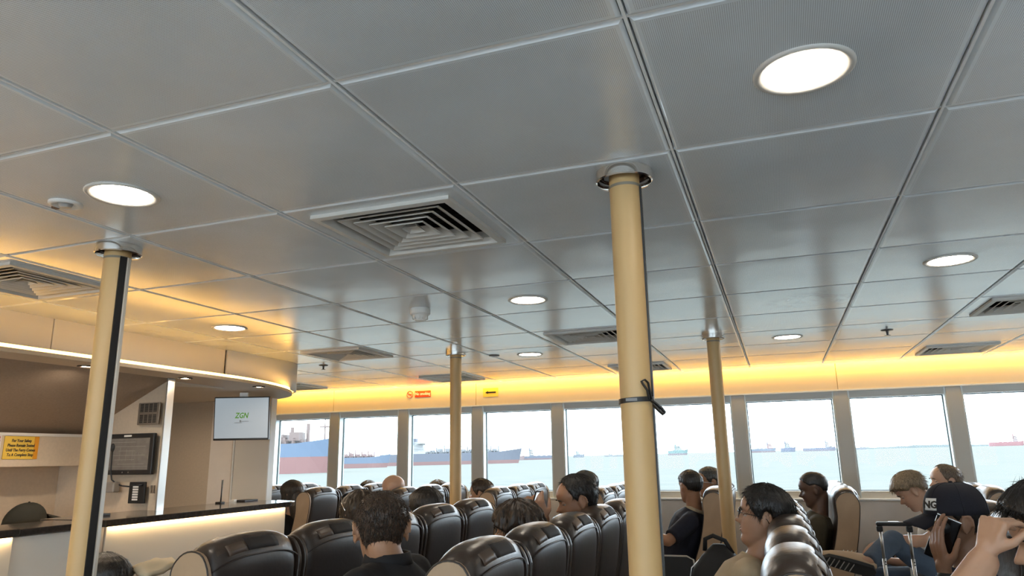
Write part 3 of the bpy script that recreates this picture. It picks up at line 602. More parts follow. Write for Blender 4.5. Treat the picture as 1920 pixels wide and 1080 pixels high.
def ship(pos, hdg, L, Bm, H, cols, label, h=0.0, house=(.12, .16, 1.6), bow=1.25, kit='tanker', boot=.38, draft_show=0):
    """hull along local +X (bow), waterline at 0; cols = hull, boot, house, deck"""
    r = empty('cargo_ship', (0, 0, 0), label, 'ship', 'ships on the sea')
    r.matrix_world = HEEL @ Matrix.Translation((pos[0], pos[1], -3)) @ Matrix.Rotation(hdg, 4, 'Z')
    k = len(bpy.data.materials)
    mh, mbt, mhs, mdk = [pm('hazed_ship_paint_%d' % (k+i), c, h) for i, c in enumerate(cols)]
    def half(x): # beam factor at station
        u = x/L
        if u > .80: return max(.03, 1-((u-.80)/.20)**1.8)
        if u < .06: return .72+.28*(u/.06)
        return 1
    def loft(z0, z1, f0, f1, n=18):
        rows = []
        for i in range(n+1):
            u = i/n; x = L*(u**.85 if u > 0 else 0); e0 = L*.0; rake0 = z0*.35*max(0, (u-.85)/.15); rake1 = z1*.35*max(0, (u-.85)/.15); sh = H*.22*max(0, (u-.82)/.18)**1.2*bow
            b = half(x)*Bm/2; zz = z1+(sh if f1 else 0)
            rows.append([(x+rake0, -b*f0, z0), (x+rake0, b*f0, z0), (x+rake1, b, zz), (x+rake1, -b, zz)])
        return MB().grid(rows, close_u=True, cap=True)
    loft(0, H*boot, .96, 0).build('hull_bottom', mbt, r); loft(H*boot, H, 1, 1).build('hull', mh, r)
    hl = L*house[1]; hx = L*house[0]-hl/2+L*.02; hz = H*house[2]
    hs = MB(); n = 4
    for i in range(n): q = 1-.10*i; hs.box(hx+hl*.04*i, hx+hl*(1-.10*i), -Bm*.42*q, Bm*.42*q, H*.98+hz*i/n, H+hz*(i+.86)/n)
    hs.box(hx+hl*.4, hx+hl*.9, -Bm*.5, Bm*.5, H+hz*.80, H+hz*.93); ho = hs.build('deckhouse', mhs, r)
    wn_ = MB()
    for i in range(1, n):
        for j in range(7): wn_.box(hx+hl*(.15+.1*j), hx+hl*(.20+.1*j), -Bm*.43, -Bm*.425, H+hz*(i+.35)/n, H+hz*(i+.6)/n)
    wo = wn_.build('window_rows', pm('hazed_ship_window_%d' % k, (.1, .12, .15), h), r); wo['kind'] = 'stuff'
    MB().box(hx-hl*.02, hx+hl*.22, -Bm*.16, Bm*.16, H, H+hz*1.25).build('funnel', mh, r)
    MB().tube([(hx+hl*.6, 0, H+hz), (hx+hl*.6, 0, H+hz*1.75)], [H*.04, H*.02], 6).box(hx+hl*.6-H*.03, hx+hl*.6+H*.03, -Bm*.18, Bm*.18, H+hz*1.4, H+hz*1.45).build('radar_mast', mdk, r)
    MB().tube([(L*.95, 0, H*1.1), (L*.95, 0, H*1.95)], [H*.035, H*.02], 6).box(L*.93, L*.97, -H*.12, H*.12, H*1.55, H*1.6).build('foremast', mdk, r)
    d = MB(); x_lo, x_hi = hx+hl*1.1, L*.86
    if kit == 'tanker':
        for yy in (-.22, -.08, .08, .22): d.box(x_lo, x_hi, Bm*yy-H*.02, Bm*yy+H*.02, H*1.07, H*1.12)
        nn = 22
        for i in range(nn):
            x = x_lo+(x_hi-x_lo)*i/nn; d.box(x, x+H*.04, -Bm*.42, Bm*.42, H*1.0, H*(1.10+.10*(i % 3 == 0)))
            if i % 3 == 1: d.box(x, x+H*.16, -Bm*.30, -Bm*.15, H, H*1.22)
        d.box(x_lo, x_hi, -Bm*.48, -Bm*.47, H*1.12, H*1.14)
        for u in (.5, .58): d.tube([(L*u, 0, H), (L*u, 0, H*1.75)], [H*.05, H*.035], 6); d.tube([(L*u, 0, H*1.6), (L*(u+.07), -Bm*.1, H*1.35)], H*.03, 6)
    else:
        for u in (.3, .45, .6, .75): d.box(L*u, L*(u+.10), -Bm*.33, Bm*.33, H, H*1.12); d.tube([(L*(u-.02), 0, H), (L*(u-.02), 0, H*1.7)], H*.05, 6); d.tube([(L*(u-.02), 0, H*1.65), (L*(u+.07), 0, H*1.30)], H*.03, 6)
    if kit == 'tanker':
        d.box(x_lo, x_hi, -Bm*.20, Bm*.20, H*.98, H*1.15); random.seed(int(L))
        for i in range(9):
            x = x_lo+(x_hi-x_lo)*(i+.3)/9; q = random.uniform(.3, 1); d.box(x, x+H*.35, -Bm*.3, Bm*.1, H*1.1, H*(1.18+.25*q)); d.tube([(x+H*.5, 0, H), (x+H*.5, 0, H*(1.35+.4*q))], H*.07, 6)
    d.build('deck_gear', mdk, r)
    return r
def heading(px, yaw=0): return yaw
BL, RD, WH = (.04, .16, .36), (.42, .09, .07), (.8, .82, .82)
MAR = (.30, .11, .09); NV = (.03, .06, .16)
def dirv(x, y):
    return math.atan2(y, x)
# big blue and red tanker, bow to the right
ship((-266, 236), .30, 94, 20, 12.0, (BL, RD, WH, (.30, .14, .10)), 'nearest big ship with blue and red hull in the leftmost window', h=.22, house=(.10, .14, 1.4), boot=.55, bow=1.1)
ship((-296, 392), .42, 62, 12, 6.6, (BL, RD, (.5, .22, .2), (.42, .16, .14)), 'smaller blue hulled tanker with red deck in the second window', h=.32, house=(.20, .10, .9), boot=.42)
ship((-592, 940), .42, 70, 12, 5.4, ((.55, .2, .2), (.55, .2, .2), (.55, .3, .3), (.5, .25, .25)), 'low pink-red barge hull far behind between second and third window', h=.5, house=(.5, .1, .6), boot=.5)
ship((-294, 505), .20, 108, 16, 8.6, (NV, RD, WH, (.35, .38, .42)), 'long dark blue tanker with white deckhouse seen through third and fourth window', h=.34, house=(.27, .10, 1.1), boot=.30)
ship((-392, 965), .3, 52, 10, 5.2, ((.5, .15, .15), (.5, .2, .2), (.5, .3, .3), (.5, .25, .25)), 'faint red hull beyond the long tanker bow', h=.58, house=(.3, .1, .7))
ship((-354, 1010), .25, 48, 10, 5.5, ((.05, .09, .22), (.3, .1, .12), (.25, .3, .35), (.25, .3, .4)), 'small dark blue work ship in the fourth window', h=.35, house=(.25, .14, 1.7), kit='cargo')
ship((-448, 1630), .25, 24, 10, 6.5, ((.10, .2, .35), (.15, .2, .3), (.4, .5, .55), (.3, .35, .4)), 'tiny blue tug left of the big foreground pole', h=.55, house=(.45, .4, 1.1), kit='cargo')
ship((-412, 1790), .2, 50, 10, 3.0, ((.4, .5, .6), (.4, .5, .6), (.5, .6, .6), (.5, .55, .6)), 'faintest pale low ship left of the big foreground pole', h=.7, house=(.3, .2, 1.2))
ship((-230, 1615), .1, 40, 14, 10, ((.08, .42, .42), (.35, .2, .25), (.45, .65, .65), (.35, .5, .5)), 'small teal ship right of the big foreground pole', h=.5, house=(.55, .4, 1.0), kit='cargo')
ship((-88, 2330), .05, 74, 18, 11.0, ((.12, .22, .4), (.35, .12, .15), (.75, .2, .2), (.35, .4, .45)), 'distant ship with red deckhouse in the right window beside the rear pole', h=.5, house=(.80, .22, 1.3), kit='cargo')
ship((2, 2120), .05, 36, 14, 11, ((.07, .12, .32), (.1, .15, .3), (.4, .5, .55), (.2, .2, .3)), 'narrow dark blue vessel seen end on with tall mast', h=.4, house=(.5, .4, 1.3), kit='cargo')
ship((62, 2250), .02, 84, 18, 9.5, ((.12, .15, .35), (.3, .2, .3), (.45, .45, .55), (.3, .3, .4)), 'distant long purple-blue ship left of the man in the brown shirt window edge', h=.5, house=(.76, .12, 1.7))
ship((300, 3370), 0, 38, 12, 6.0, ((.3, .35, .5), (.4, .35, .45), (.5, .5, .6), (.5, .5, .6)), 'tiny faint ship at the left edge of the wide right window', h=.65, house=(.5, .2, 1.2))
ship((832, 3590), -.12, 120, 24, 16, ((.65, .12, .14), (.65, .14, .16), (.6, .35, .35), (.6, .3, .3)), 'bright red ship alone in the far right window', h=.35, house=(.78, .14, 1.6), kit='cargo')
mbk = MB(); random.seed(5); pr_ = [(x, 0, 8+22*abs(noise.noise((x*.0016, 3, 0)))+6*abs(noise.noise((x*.01, 7, 0)))) for x in range(200, 3000, 40)]
mbk.grid([[(x, 5600-.12*x, 0), (x, 5600-.12*x, z), (x, 5700-.12*x, z*.9), (x, 5700-.12*x, 0)] for x, _, z in pr_], close_u=True, cap=True)
land = mbk.build('far_coastline', pm('hazed_land_green', (.25, .40, .40), .6)); land.matrix_world = HEEL @ Matrix.Translation((0, 0, -3)); tag(land, kind='structure')  # haze mixed into the land colour

# ------------------------------------------------------------------ seats
def smooth_closed(p, n):  # Catmull-Rom through closed polygon
    out = []; m = len(p)
    for i in range(m):
        a, b, c, d = [Vector(p[(i+k-1) % m]) for k in range(4)]
        for j in range(n):
            t = j/n; out.append(.5*((2*b)+(c-a)*t+(2*a-5*b+4*c-d)*t*t+(3*b-a-3*c+d)*t**3))
    return out
# profile in (x, z), x back positive, facing -x ; the back surface meets x=0 at z=1.06
PROF = [(0, 1.05), (-.004, .97), (-.022, .85), (-.055, .70), (-.10, .50), (-.13, .36), (-.26, .36), (-.275, .48), (-.235, .62), (-.188, .75), (-.160, .86), (-.148, .94), (-.150, 1.02), (-.146, 1.070), (-.118, 1.110), (-.072, 1.126), (-.025, 1.110)]
RING = smooth_closed([Vector((a, b)) for a, b in PROF], 3)
def seat_pt(p, t, off=0.0):
    x, z = p; y = .213*math.copysign(abs(t)**.9, t); k = abs(t)**2.8
    f = max(0, (z-.55)/.58); cx = -.085
    z2 = z-.040*k*min(1.3, f); x2 = x+(cx-x)*(.15*k*min(1, f*1.2)) if z > .6 else x
    return Vector((x2+.008*(1-t*t)*(1 if x > cx else -1)*min(1, f+.2), y, z2))
def make_seat(tan_lo, tan_hi):
    r = empty('ferry_seat'); NS = 12; ring = RING; n = len(ring)
    rows = [[seat_pt(p, -1+2*s_/NS) for p in ring] for s_ in range(NS+1)]
    o = MB().grid(rows, close_u=True, cap=True).build('backrest', LEATHER, r, auto=50); o.data.materials.append(LEATHERB)
    for p in o.data.polygons:
        c = p.center
        if c.z < 1.075 and c.x > -.085+(-.10)*max(0, (1.0-c.z)) and abs(c.y) < .212 and p.normal.x > .3: p.material_index = 1
    o.modifiers.new('sub', 'SUBSURF').levels = 1; o.modifiers['sub'].render_levels = 1
    mi = max(range(n), key=lambda i_: ring[i_][0]*3-abs(ring[i_][1]-1.05)); seamp = Vector((.0035, 1.062))
    sm = [seat_pt(seamp, -.97+1.94*k/16)+Vector((-.0015, 0, 0)) for k in range(17)]
    MB().tube(sm, .0026, 6).build('seam', PIPE, r, smooth=True)
    def patch(ya, yb, pts, name, m):
        q = []; 
        for k in range(7):
            t = (ya+(yb-ya)*k/6)/.213
            t = math.copysign(abs(t)**(1/.9), t); q.append([seat_pt(Vector(p), t) for p in pts])
        o_ = MB().grid(q).build(name, m, r, smooth=True); so_ = o_.modifiers.new('s', 'SOLIDIFY'); so_.thickness = .0022; so_.offset = 0; return o_
    pp_ = [(-.004, 1.077), (-.012, 1.093), (-.026, 1.106), (-.036, 1.113)]
    patch(-.065, .085, [(a+.0015, b+.0015) for a, b in pp_], 'grip_patch', PATCH); patch(-.145, -.067, [(a+.0005, b+.0005) for a, b in pp_], 'leather_patch', PATCH2)
    for s_ in (-1, 1):
        tan = tan_lo if s_ < 0 else tan_hi
        pl_ = [(-.082+(p[0]+.082)*.95, p[1]-.036*min(1, max(0, (p[1]-.9)/.2))) for p in ring]
        M_ = Matrix(((1, 0, 0, 0), (0, 0, 1, 0), (0, 1, 0, 0), (0, 0, 0, 1)))
        a, b = (.2135, .229 if not tan else .233) if s_ > 0 else (-.229 if not tan else -.233, -.2135)
        sp_ = MB().prism(pl_, a, b, M_).build('side_panel', TAN if tan else LEATHER, r, bevel=.004)
        if tan:
            sp_['label'] = 'tan leather side panel'
            ye = b if s_ > 0 else a; pts = [Vector((p[0], ye-s_*.002, p[1])) for p in pl_]; pts.append(pts[0])
            MB().tube(pts, .0030, 6, cap=False).build('piping', PIPE, sp_, smooth=True)
    MB().box(-.72, -.27, -.215, .215, .33, .46).build('seat_cushion', LEATHER, r, bevel=.035)
    B(-.66, -.20, -.20, .20, .27, .33, 'seat_pan', BLACK, r)
    for s_ in (-1, 1): B(-.56, -.34, s_*.17-.015, s_*.17+.015, 0, .27, 'leg', STEEL, r)
    for s_ in ((-1, 1) if tan_hi else (-1,)):
        arm = B(-.62, -.24, s_*.2395-.004, s_*.2395+.004, .44, .655, 'armrest', BLACK, r)
        MB().tube([(-.625, s_*.2395, .44), (-.625, s_*.2395, .64), (-.605, s_*.2395, .662), (-.28, s_*.2395, .662), (-.235, s_*.2395, .64), (-.215, s_*.2395, .46)], .0065, 6).build('arm_rim', VENT, arm, smooth=True)
    return r
PATCH = mat('dark_patch_fabric', (.018, .013, .011), .75); PATCH2 = mat('brown_patch_leather', (.085, .055, .038), .4)
protos = {'a': make_seat(True, False), 'm': make_seat(False, False), 'z': make_seat(False, True)}; used = set()
def put_seat(x, y, label, group, kind):
    s = protos[kind] if kind not in used else copy_tree(protos[kind]); used.add(kind); s.location = (x, y, 0); tag(s, label, 'seat', group); return s
ordn = ['first', 'second', 'third', 'fourth', 'fifth']
MY = [2.05+.48*k for k in range(5)]; WY = [5.59+.48*k for k in range(3)]
midrows = {-.78: 'middle row right in front, left of the big pole', -1.64: 'row ahead, behind the near man\'s head and leftwards', .08: 'row beside the man with glasses, seen end on', .94: 'row at far right behind the man in the cap'}
for x, t in midrows.items():
    for k, y in enumerate(MY): put_seat(x, y, '%s seat from aisle, %s' % (ordn[k], t), 'brown leather seats in the middle block', 'a' if k == 0 else ('z' if k == 4 else 'm'))
winrows = {-1.25: 'window row just left of the big pole', -2.11: 'window row right of the left rear pole', -2.96: 'window row left of the left rear pole',
           -3.81: 'window row with the tan side beside the black dressed woman', -4.66: 'farthest window row behind the counter end', -.40: 'window row of the man in the navy polo', .46: 'window row of the man in the brown shirt', 1.33: 'window row of the fair haired boy'}
for x, t in winrows.items():
    for k, y in enumerate(WY): put_seat(x, y, '%s seat from aisle, %s' % (ordn[k], t), 'brown leather seats in the window block', 'a' if k == 0 else ('z' if k == 2 else 'm'))

for o_ in [o for o in bpy.data.objects if o.name.startswith('ferry_seat') and abs(o.location.y-2.05) < .01 and min(abs(o.location.x-.08), abs(o.location.x+1.64)) < .01]:
    for ch in [c for c in o_.children if c.name.startswith('armrest')]:
        for g in list(ch.children): bpy.data.objects.remove(g)
        bpy.data.objects.remove(ch)

# ------------------------------------------------------------------ people
def remesh(mb, voxel, name, m, parent, smooth_it=4, dec=None):
    me = bpy.data.meshes.new('tmp'); me.from_pydata(mb.v, [], mb.f)
    b = bmesh.new(); b.from_mesh(me); bmesh.ops.recalc_face_normals(b, faces=b.faces); b.to_mesh(me); b.free()
    o = bpy.data.objects.new('tmp', me); COL.objects.link(o)
    r = o.modifiers.new('r', 'REMESH'); r.mode = 'VOXEL'; r.voxel_size = voxel; r.adaptivity = 0
    if smooth_it: k = o.modifiers.new('s', 'SMOOTH'); k.factor = .5; k.iterations = smooth_it
    if dec: d = o.modifiers.new('d', 'DECIMATE'); d.ratio = dec
    dg = bpy.context.evaluated_depsgraph_get(); nm = bpy.data.meshes.new_from_object(o.evaluated_get(dg)); nm.name = name
    bpy.data.objects.remove(o); nm.materials.clear(); nm.materials.append(m); nm.shade_smooth()
    q = bpy.data.objects.new(name, nm); COL.objects.link(q); q.parent = parent; return q
SKIN = {}
def skin(c):
    if c not in SKIN:
        m = mat('skin_%d' % len(SKIN), c, .45, bump=.08, bscale=150, var=.07, vscale=14); p = m.node_tree.nodes['Principled BSDF']
        p.inputs['Subsurface Weight'].default_value = .12; p.inputs['Subsurface Radius'].default_value = (.01, .004, .002); SKIN[c] = m
    return SKIN[c]
def hair_mat(name, c, c2=None, k=1.0):
    m, t, p = nodes_of(name); N = t.nodes.new; L = t.links.new; p.inputs['Roughness'].default_value = .42
    tc = N('ShaderNodeTexCoord'); mp = N('ShaderNodeMapping'); mp.inputs['Scale'].default_value = (90, 90, 14); L(tc.outputs['Object'], mp.inputs[0])
    n = N('ShaderNodeTexNoise'); n.inputs['Scale'].default_value = 3*k; n.inputs['Detail'].default_value = 5; L(mp.outputs[0], n.inputs['Vector'])
    r = N('ShaderNodeValToRGB'); L(n.outputs[0], r.inputs[0]); r.color_ramp.elements[0].position = .38; r.color_ramp.elements[1].position = .64
    r.color_ramp.elements[0].color = (*c, 1); r.color_ramp.elements[1].color = (*(c2 or tuple(v*1.9 for v in c)), 1); L(r.outputs[0], p.inputs['Base Color'])
    b = N('ShaderNodeBump'); b.inputs['Strength'].default_value = .8; b.inputs['Distance'].default_value = .003; L(n.outputs[0], b.inputs['Height']); L(b.outputs[0], p.inputs['Normal'])
    return m
HB = hair_mat('black_hair', (.006, .005, .005), (.02, .016, .014)); HD = hair_mat('dark_brown_hair', (.014, .009, .006), (.05, .03, .018))
HG = hair_mat('grey_black_hair', (.02, .02, .02), (.09, .09, .09)); HF = hair_mat('fair_hair', (.12, .08, .045), (.34, .24, .14)); HR = hair_mat('thin_grey_brown_hair', (.07, .045, .03), (.22, .16, .11))
EYEW = mat('eye_white', (.55, .50, .46), .25); IRIS = mat('dark_iris', (.015, .01, .008), .15); BROW = mat('eyebrow_hair', (.012, .009, .007), .7)
def interp(tab, x):
    if x <= tab[0][0]: return tab[0][1]
    for (a, b), (c, d) in zip(tab[:-1], tab[1:]):
        if x <= c: t = (x-a)/(c-a); t = t*t*(3-2*t)*.35+t*.65; return b+(d-b)*t
    return tab[-1][1]
HF_ = [(0, .058), (.008, .073), (.020, .081), (.034, .0815), (.046, .077), (.055, .084), (.064, .082), (.073, .085), (.085, .084), (.100, .083), (.120, .080), (.132, .086), (.145, .091), (.165, .091), (.185, .083), (.205, .066), (.220, .045), (.230, .022), (.234, .0)]
HB_ = [(0, .030), (.02, .0), (.04, -.030), (.07, -.062), (.10, -.084), (.13, -.097), (.155, -.102), (.18, -.097), (.205, -.078), (.220, -.055), (.230, -.025), (.234, .0)]
HW_ = [(0, .018), (.010, .033), (.025, .045), (.045, .055), (.07, .062), (.09, .066), (.12, .070), (.15, .076), (.175, .074), (.2, .062), (.218, .042), (.230, .02), (.234, .002)]
def head_pt(z, th, grow=0.0):
    f = interp(HF_, z); b = interp(HB_, z); w = interp(HW_, z); cx = (f+b)/2; rx = (f-b)/2+grow; w += grow
    e = 2.25; c, s = math.cos(th), math.sin(th); rad = 1/((abs(c)**e+abs(s)**e)**(1/e))
    x = cx+rx*rad*c; y = w*rad*s
    if x > cx and grow < .001:  # face relief: eye sockets, cheeks
        for sy in (-1, 1):
            x -= .0085*math.exp(-((y-sy*.031)/.016)**2-((z-.121)/.011)**2)
            x += .004*math.exp(-((y-sy*.040)/.02)**2-((z-.095)/.015)**2)
        x += .0028*math.exp(-((y)/.022)**2-((z-.0565)/.0045)**2)+.0030*math.exp(-((y)/.022)**2-((z-.070)/.005)**2)-.0035*math.exp(-(y/.026)**2-((z-.0635)/.0028)**2)
    return Vector((x, y, z-.117))
def add_head(mb, HM, ear=1.0, nose=1.0):
    NZ, NT = 46, 48; rows = []
    for j in range(NZ+1):
        u = j/NZ; z = .234*(.5-.5*math.cos(PI*(.03+.94*u)))
        rows.append([HM @ head_pt(z, 2*PI*k/NT) for k in range(NT)])
    mb.grid(rows, close_u=True, cap=True)
    H3 = HM.to_3x3(); P = lambda x, y, z: HM @ Vector((x, y, z-.117))
    mb.capsule(P(.078, 0, .124), P(.097*nose, 0, .095), .007, .0105, 10); mb.capsule(P(.088, -.010, .0905), P(.088, .010, .0905), .0095, .0095, 10); mb.capsule(P(.088, 0, .092), P(.103*nose, 0, .0925), .010, .0082, 10)
    for sy in (-1, 1):
        R3 = H3 @ Matrix.Rotation(sy*.35, 3, 'Z') @ Matrix.Rotation(-.18, 3, 'Y')
        eo = .02*(ear-1); mb.ell(P(-.014, sy*(.077+eo), .112), .0165*ear, .0045, .030*ear, R3, 14, 9)
        pts = [P(-.014+.0165*ear*math.cos(a), sy*(.0815+eo+.003*math.sin(a)-.004*math.cos(a)), .112+.029*ear*math.sin(a)) for a in [-1.2+4.6*k/14 for k in range(15)]]
        mb.tube(pts, .0042, 8); mb.ell(P(-.008, sy*(.078+eo), .086), .007, .0045, .008, R3, 10, 7)
def hair_cap(HM, zline, thick, m, parent, noise_amp=.004, seed=0, spikes=0, top_thin=None, spike_len=.02, puff=0.0, freq=60, comb=None):
    random.seed(seed); NZ, NT = 60, 110; rows = []; rgn = []
    def h_at(z, th):
        a = abs(math.degrees(math.atan2(math.sin(th), math.cos(th)))); zl = interp(zline, a)+.004*noise.noise((th*9, seed, 0))
        t = max(0, min(1, (z-zl)/.018)); t = t*t*(3-2*t)
        th_ = thick+(puff*max(0, min(1, (z-.10)/.08)))
        if top_thin: th_ *= 1-top_thin*math.exp(-((z-.225)/.03)**2)
        return -.010*(1-t)+th_*t, t
    for j in range(NZ+1):
        u = j/NZ; z = .02+.214*(.5-.5*math.cos(PI*(.02+.965*u))) if False else .025+.2085*math.sin(PI/2*u)**1.0
        row = []
        for k in range(NT):
            th = 2*PI*k/NT; h, t = h_at(z, th)
            h += t*noise_amp*(noise.noise((th*freq/6.28*1.6, z*18+seed, 1.7))+.6*noise.noise((th*freq/3.1, z*40+seed, 5.1)))
            p = head_pt(z, th, .0012); c = Vector((p.x*.0, 0, -.01)); d = (p-Vector((-.008, 0, -.0))).normalized(); row.append(HM @ (p+d*h))
        rows.append(row)
    mb = MB().grid(rows, close_u=True, cap=True)
    for k in range(spikes):
        z = random.uniform(.04, .232); th = random.uniform(0, 2*PI); h, t = h_at(z, th)
        if t < .25: continue
        p = head_pt(z, th, .0012); d = (p-Vector((-.008, 0, 0))).normalized(); b0 = p+d*(h*.75)
        dn = Vector((0, 0, -1)) if z < .2 else Vector((random.uniform(-.3, 1), random.uniform(-.6, .6), 0))
        tg = (dn-d*dn.dot(d)).normalized(); tg = (tg+Vector((random.uniform(-.35, .35), random.uniform(-.35, .35), random.uniform(-.2, .2)))).normalized()
        L_ = spike_len*random.uniform(.6, 1.3); sd_ = d.cross(tg).normalized()*.0014
        tip = b0+tg*L_+d*(L_*.16+.001); mb.add([HM @ (b0-sd_), HM @ (b0+sd_), HM @ (b0+d*.0018), HM @ tip], [(0, 1, 3), (1, 2, 3), (2, 0, 3), (0, 2, 1)])
    return mb.build('hair', m, parent, smooth=True)
ZSHORT = [(0, .188), (25, .186), (45, .178), (58, .158), (68, .128), (76, .105), (84, .100), (92, .140), (108, .125), (120, .075), (140, .048), (180, .043)]
ZREC = [(0, .212), (25, .208), (45, .196), (60, .170), (72, .130), (80, .110), (90, .135), (108, .120), (122, .075), (145, .05), (180, .048)]
ZHIGH = [(0, .192), (40, .186), (60, .165), (75, .142), (90, .142), (110, .125), (130, .09), (180, .078)]
ZLONG = [(0, .19), (45, .16), (60, .09), (75, .03), (180, .02)]
def rot_head(c, yaw, pitch=0, roll=0, s=1.0):
    """yaw: direction the face points, degrees from +X anticlockwise; pitch>0 looks up"""
    return Matrix.Translation(Vector(c)) @ Matrix.Rotation(math.radians(yaw), 4, 'Z') @ Matrix.Rotation(-math.radians(pitch), 4, 'Y') @ Matrix.Rotation(math.radians(roll), 4, 'X') @ Matrix.Scale(s, 4)
def add_hand(mb, W, d, n, side, curl=(.5, .5, .5, .5), thumb=.5, s=1.0, spread=.10, joint=(.7, 1.0, .75)):
    """W wrist, d towards the fingers, n out of the palm; side=+1/-1 puts the thumb on that side"""
    W = Vector(W); d = Vector(d).normalized(); n = Vector(n); n = (n-d*n.dot(d)).normalized(); t = d.cross(n).normalized()*side
    mb.capsule(W-d*.012*s, W+d*.016*s, .023*s, .024*s, 12)
    offs = (.030, .0105, -.0095, -.028); lens = ((.044, .026, .020), (.048, .030, .021), (.044, .028, .020), (.035, .020, .017))
    for k in range(4):
        kn = W+d*(.088-.004*abs(k-1))*s+t*offs[k]*s
        mb.capsule(W+d*.012*s+t*offs[k]*.55*s, kn, .0135*s, .0112*s, 10)
        dr = (d+t*spread*(1.2-k)*.8).normalized(); p = kn; r_ = .0093
        for q, L_ in enumerate(lens[k]):
            ang = curl[k]*joint[q]; ax = dr.cross(n).normalized(); dr = (Matrix.Rotation(ang, 3, ax) @ dr).normalized()
            nn = ax.cross(dr)*-1; e = p+dr*L_*s; mb.capsule(p, e, r_*s, (r_-.0009)*s, 10); p = e; r_ -= .0008; n_ = nn
    p = W+d*.022*s+t*.020*s+n*.006*s; q1 = p+(d*.62+t*.70+n*.30).normalized()*.040*s; mb.capsule(p, q1, .0155*s, .0118*s, 10)
    dr = (d*(.85)+t*(.42-.5*thumb)+n*(.25+.5*thumb)).normalized(); q2 = q1+dr*.031*s; mb.capsule(q1, q2, .0108*s, .0098*s, 10)
    q3 = q2+(dr+n*.25*thumb).normalized()*.025*s; mb.capsule(q2, q3, .0097*s, .008*s, 10)
def person(label, head, yaw, seat_xy, body_yaw=180, pitch=0, roll=0, skc=(.42, .24, .15), top=(.02, .02, .02), legs=(.05, .06, .09), hairf=None, vox=.009, arms=(None, None), lean=None, hs=1.0, ear=1.0, nose=1.0,
           sleeve=.55, custom_legs=None, hands=(None, None), topname='shirt', eyes=True, brows=BROW, group=None, top_mat=None, shoulders=.165, girth=1.0, shoe=(.03, .03, .03), collar=None, hand_s=1.0, cut_seat=.0, neck=.165, lid=100, forearm=1.0):
    """arms = (right, left) each (elbow, wrist) in world coordinates; hands = kwargs for add_hand"""
    root = empty('person', (seat_xy[0], seat_xy[1], 0), label, 'person', group); O = Vector(root.location)
    loc = lambda p: Vector(p)-O
    F = Vector((math.cos(math.radians(body_yaw)), math.sin(math.radians(body_yaw)), 0)); Lf = Vector((-F.y, F.x, 0)); U = Vector((0, 0, 1))
    hc = loc(head); HM = rot_head(hc, yaw, pitch, roll, hs); hz = HM.to_3x3() @ Vector((-.03, 0, -.095))
    nk = hc+hz/1.0; base = Vector((hc.x, hc.y, 0))-F*.025+U*(hc.z-neck*hs); pel = Vector((0, 0, .555))+F*.05
    if lean is not None: base += F*lean
    sp_ = base-pel; sl = sp_.length; T = sp_.normalized(); Ft = (F-T*F.dot(T)).normalized(); St = T.cross(Ft)
    sk = skin(skc); body = MB(); add_head(body, HM, ear, nose)
    body.capsule(hc+HM.to_3x3() @ Vector((-.030, 0, -.045)), base-T*.02-Ft*.002, .052*hs, .058, 16)
    def torso(mb, g, s0=0.0, s1=1.0, rise=0.0):
        tab = [(-.12, .155, .115), (0, .168, .128), (.2, .165, .125), (.45, .160, .115), (.7, .178, .118), (.86, .175, .105), (.94, .125, .082), (.99, .082, .066), (1.02, .062, .058)]
        rows = []
        for q, wd, dp in tab:
            c = pel+sp_*(q+rise*(q > .9)); rows.append([c+St*(wd*girth+g)*math.cos(a)*(1 if True else 1)+Ft*(dp*girth+g)*math.sin(a) for a in [2*PI*k/20 for k in range(20)]])
        mb.grid(rows, close_u=True, cap=True)
    torso(body, -.004)
    shs = [base-T*.062-St*shoulders*girth**.5, base-T*.062+St*shoulders*girth**.5]   # [0] = his right (St points to his left? see below)
    if (St.dot(Lf)) < 0: shs = shs[::-1]
    for k, sh in enumerate(shs):
        body.capsule(base-T*.05, sh, .055, .054, 12)
        a = arms[k]; sgn = -1 if k == 0 else 1
        if a is None: el = sh+F*.06-U*.27+Lf*sgn*.03; wr = el+F*.23+U*.03-Lf*sgn*.05
        else: el, wr = loc(a[0]), loc(a[1])
        body.capsule(sh, el, .048, .038, 12); fa = forearm; body.capsule(el, el+(wr-el)*.35, .039*fa, .038*fa, 12); body.capsule(el+(wr-el)*.35, el+(wr-el)*.75, .038*fa, .030*fa, 12); body.capsule(el+(wr-el)*.75, wr, .030*fa, .026*fa, 12)
        h = hands[k] or dict(d=(wr-el), n=-U, side=sgn*1, curl=(.35, .35, .4, .4))
        h = dict(h); h.setdefault('side', sgn); dd = h.pop('d'); nn = h.pop('n'); add_hand(body, wr+Vector(dd).normalized()*.02, dd, nn, h.pop('side'), s=hand_s, **h)
    hips = [pel-Lf*.09-U*.03, pel+Lf*.09-U*.03]; kn = []
    lg = custom_legs or [None, None]
    LG = []
    for k, hp in enumerate(hips):
        sg = -1 if k == 0 else 1
        if lg[k]: kne, ank, toe = [loc(v) for v in lg[k]]
        else: kne = hp+F*.40+Lf*sg*.03-U*.02; ank = Vector((kne.x, kne.y, .09))+F*.02; toe = ank+F*.15-U*.05
        LG.append((hp, kne, ank, toe)); body.capsule(hp, kne, .075*girth, .056, 12); body.capsule(kne, kne+(ank-kne)*.3, .053, .055, 12); body.capsule(kne+(ank-kne)*.3, ank, .054, .034, 12)
        body.capsule(ank, toe, .036, .030, 10)
    remesh(body, vox, 'body', sk, root, 2 if vox < .007 else 1)
    g = .010; sh_ = MB(); torso(sh_, g, rise=-.012)
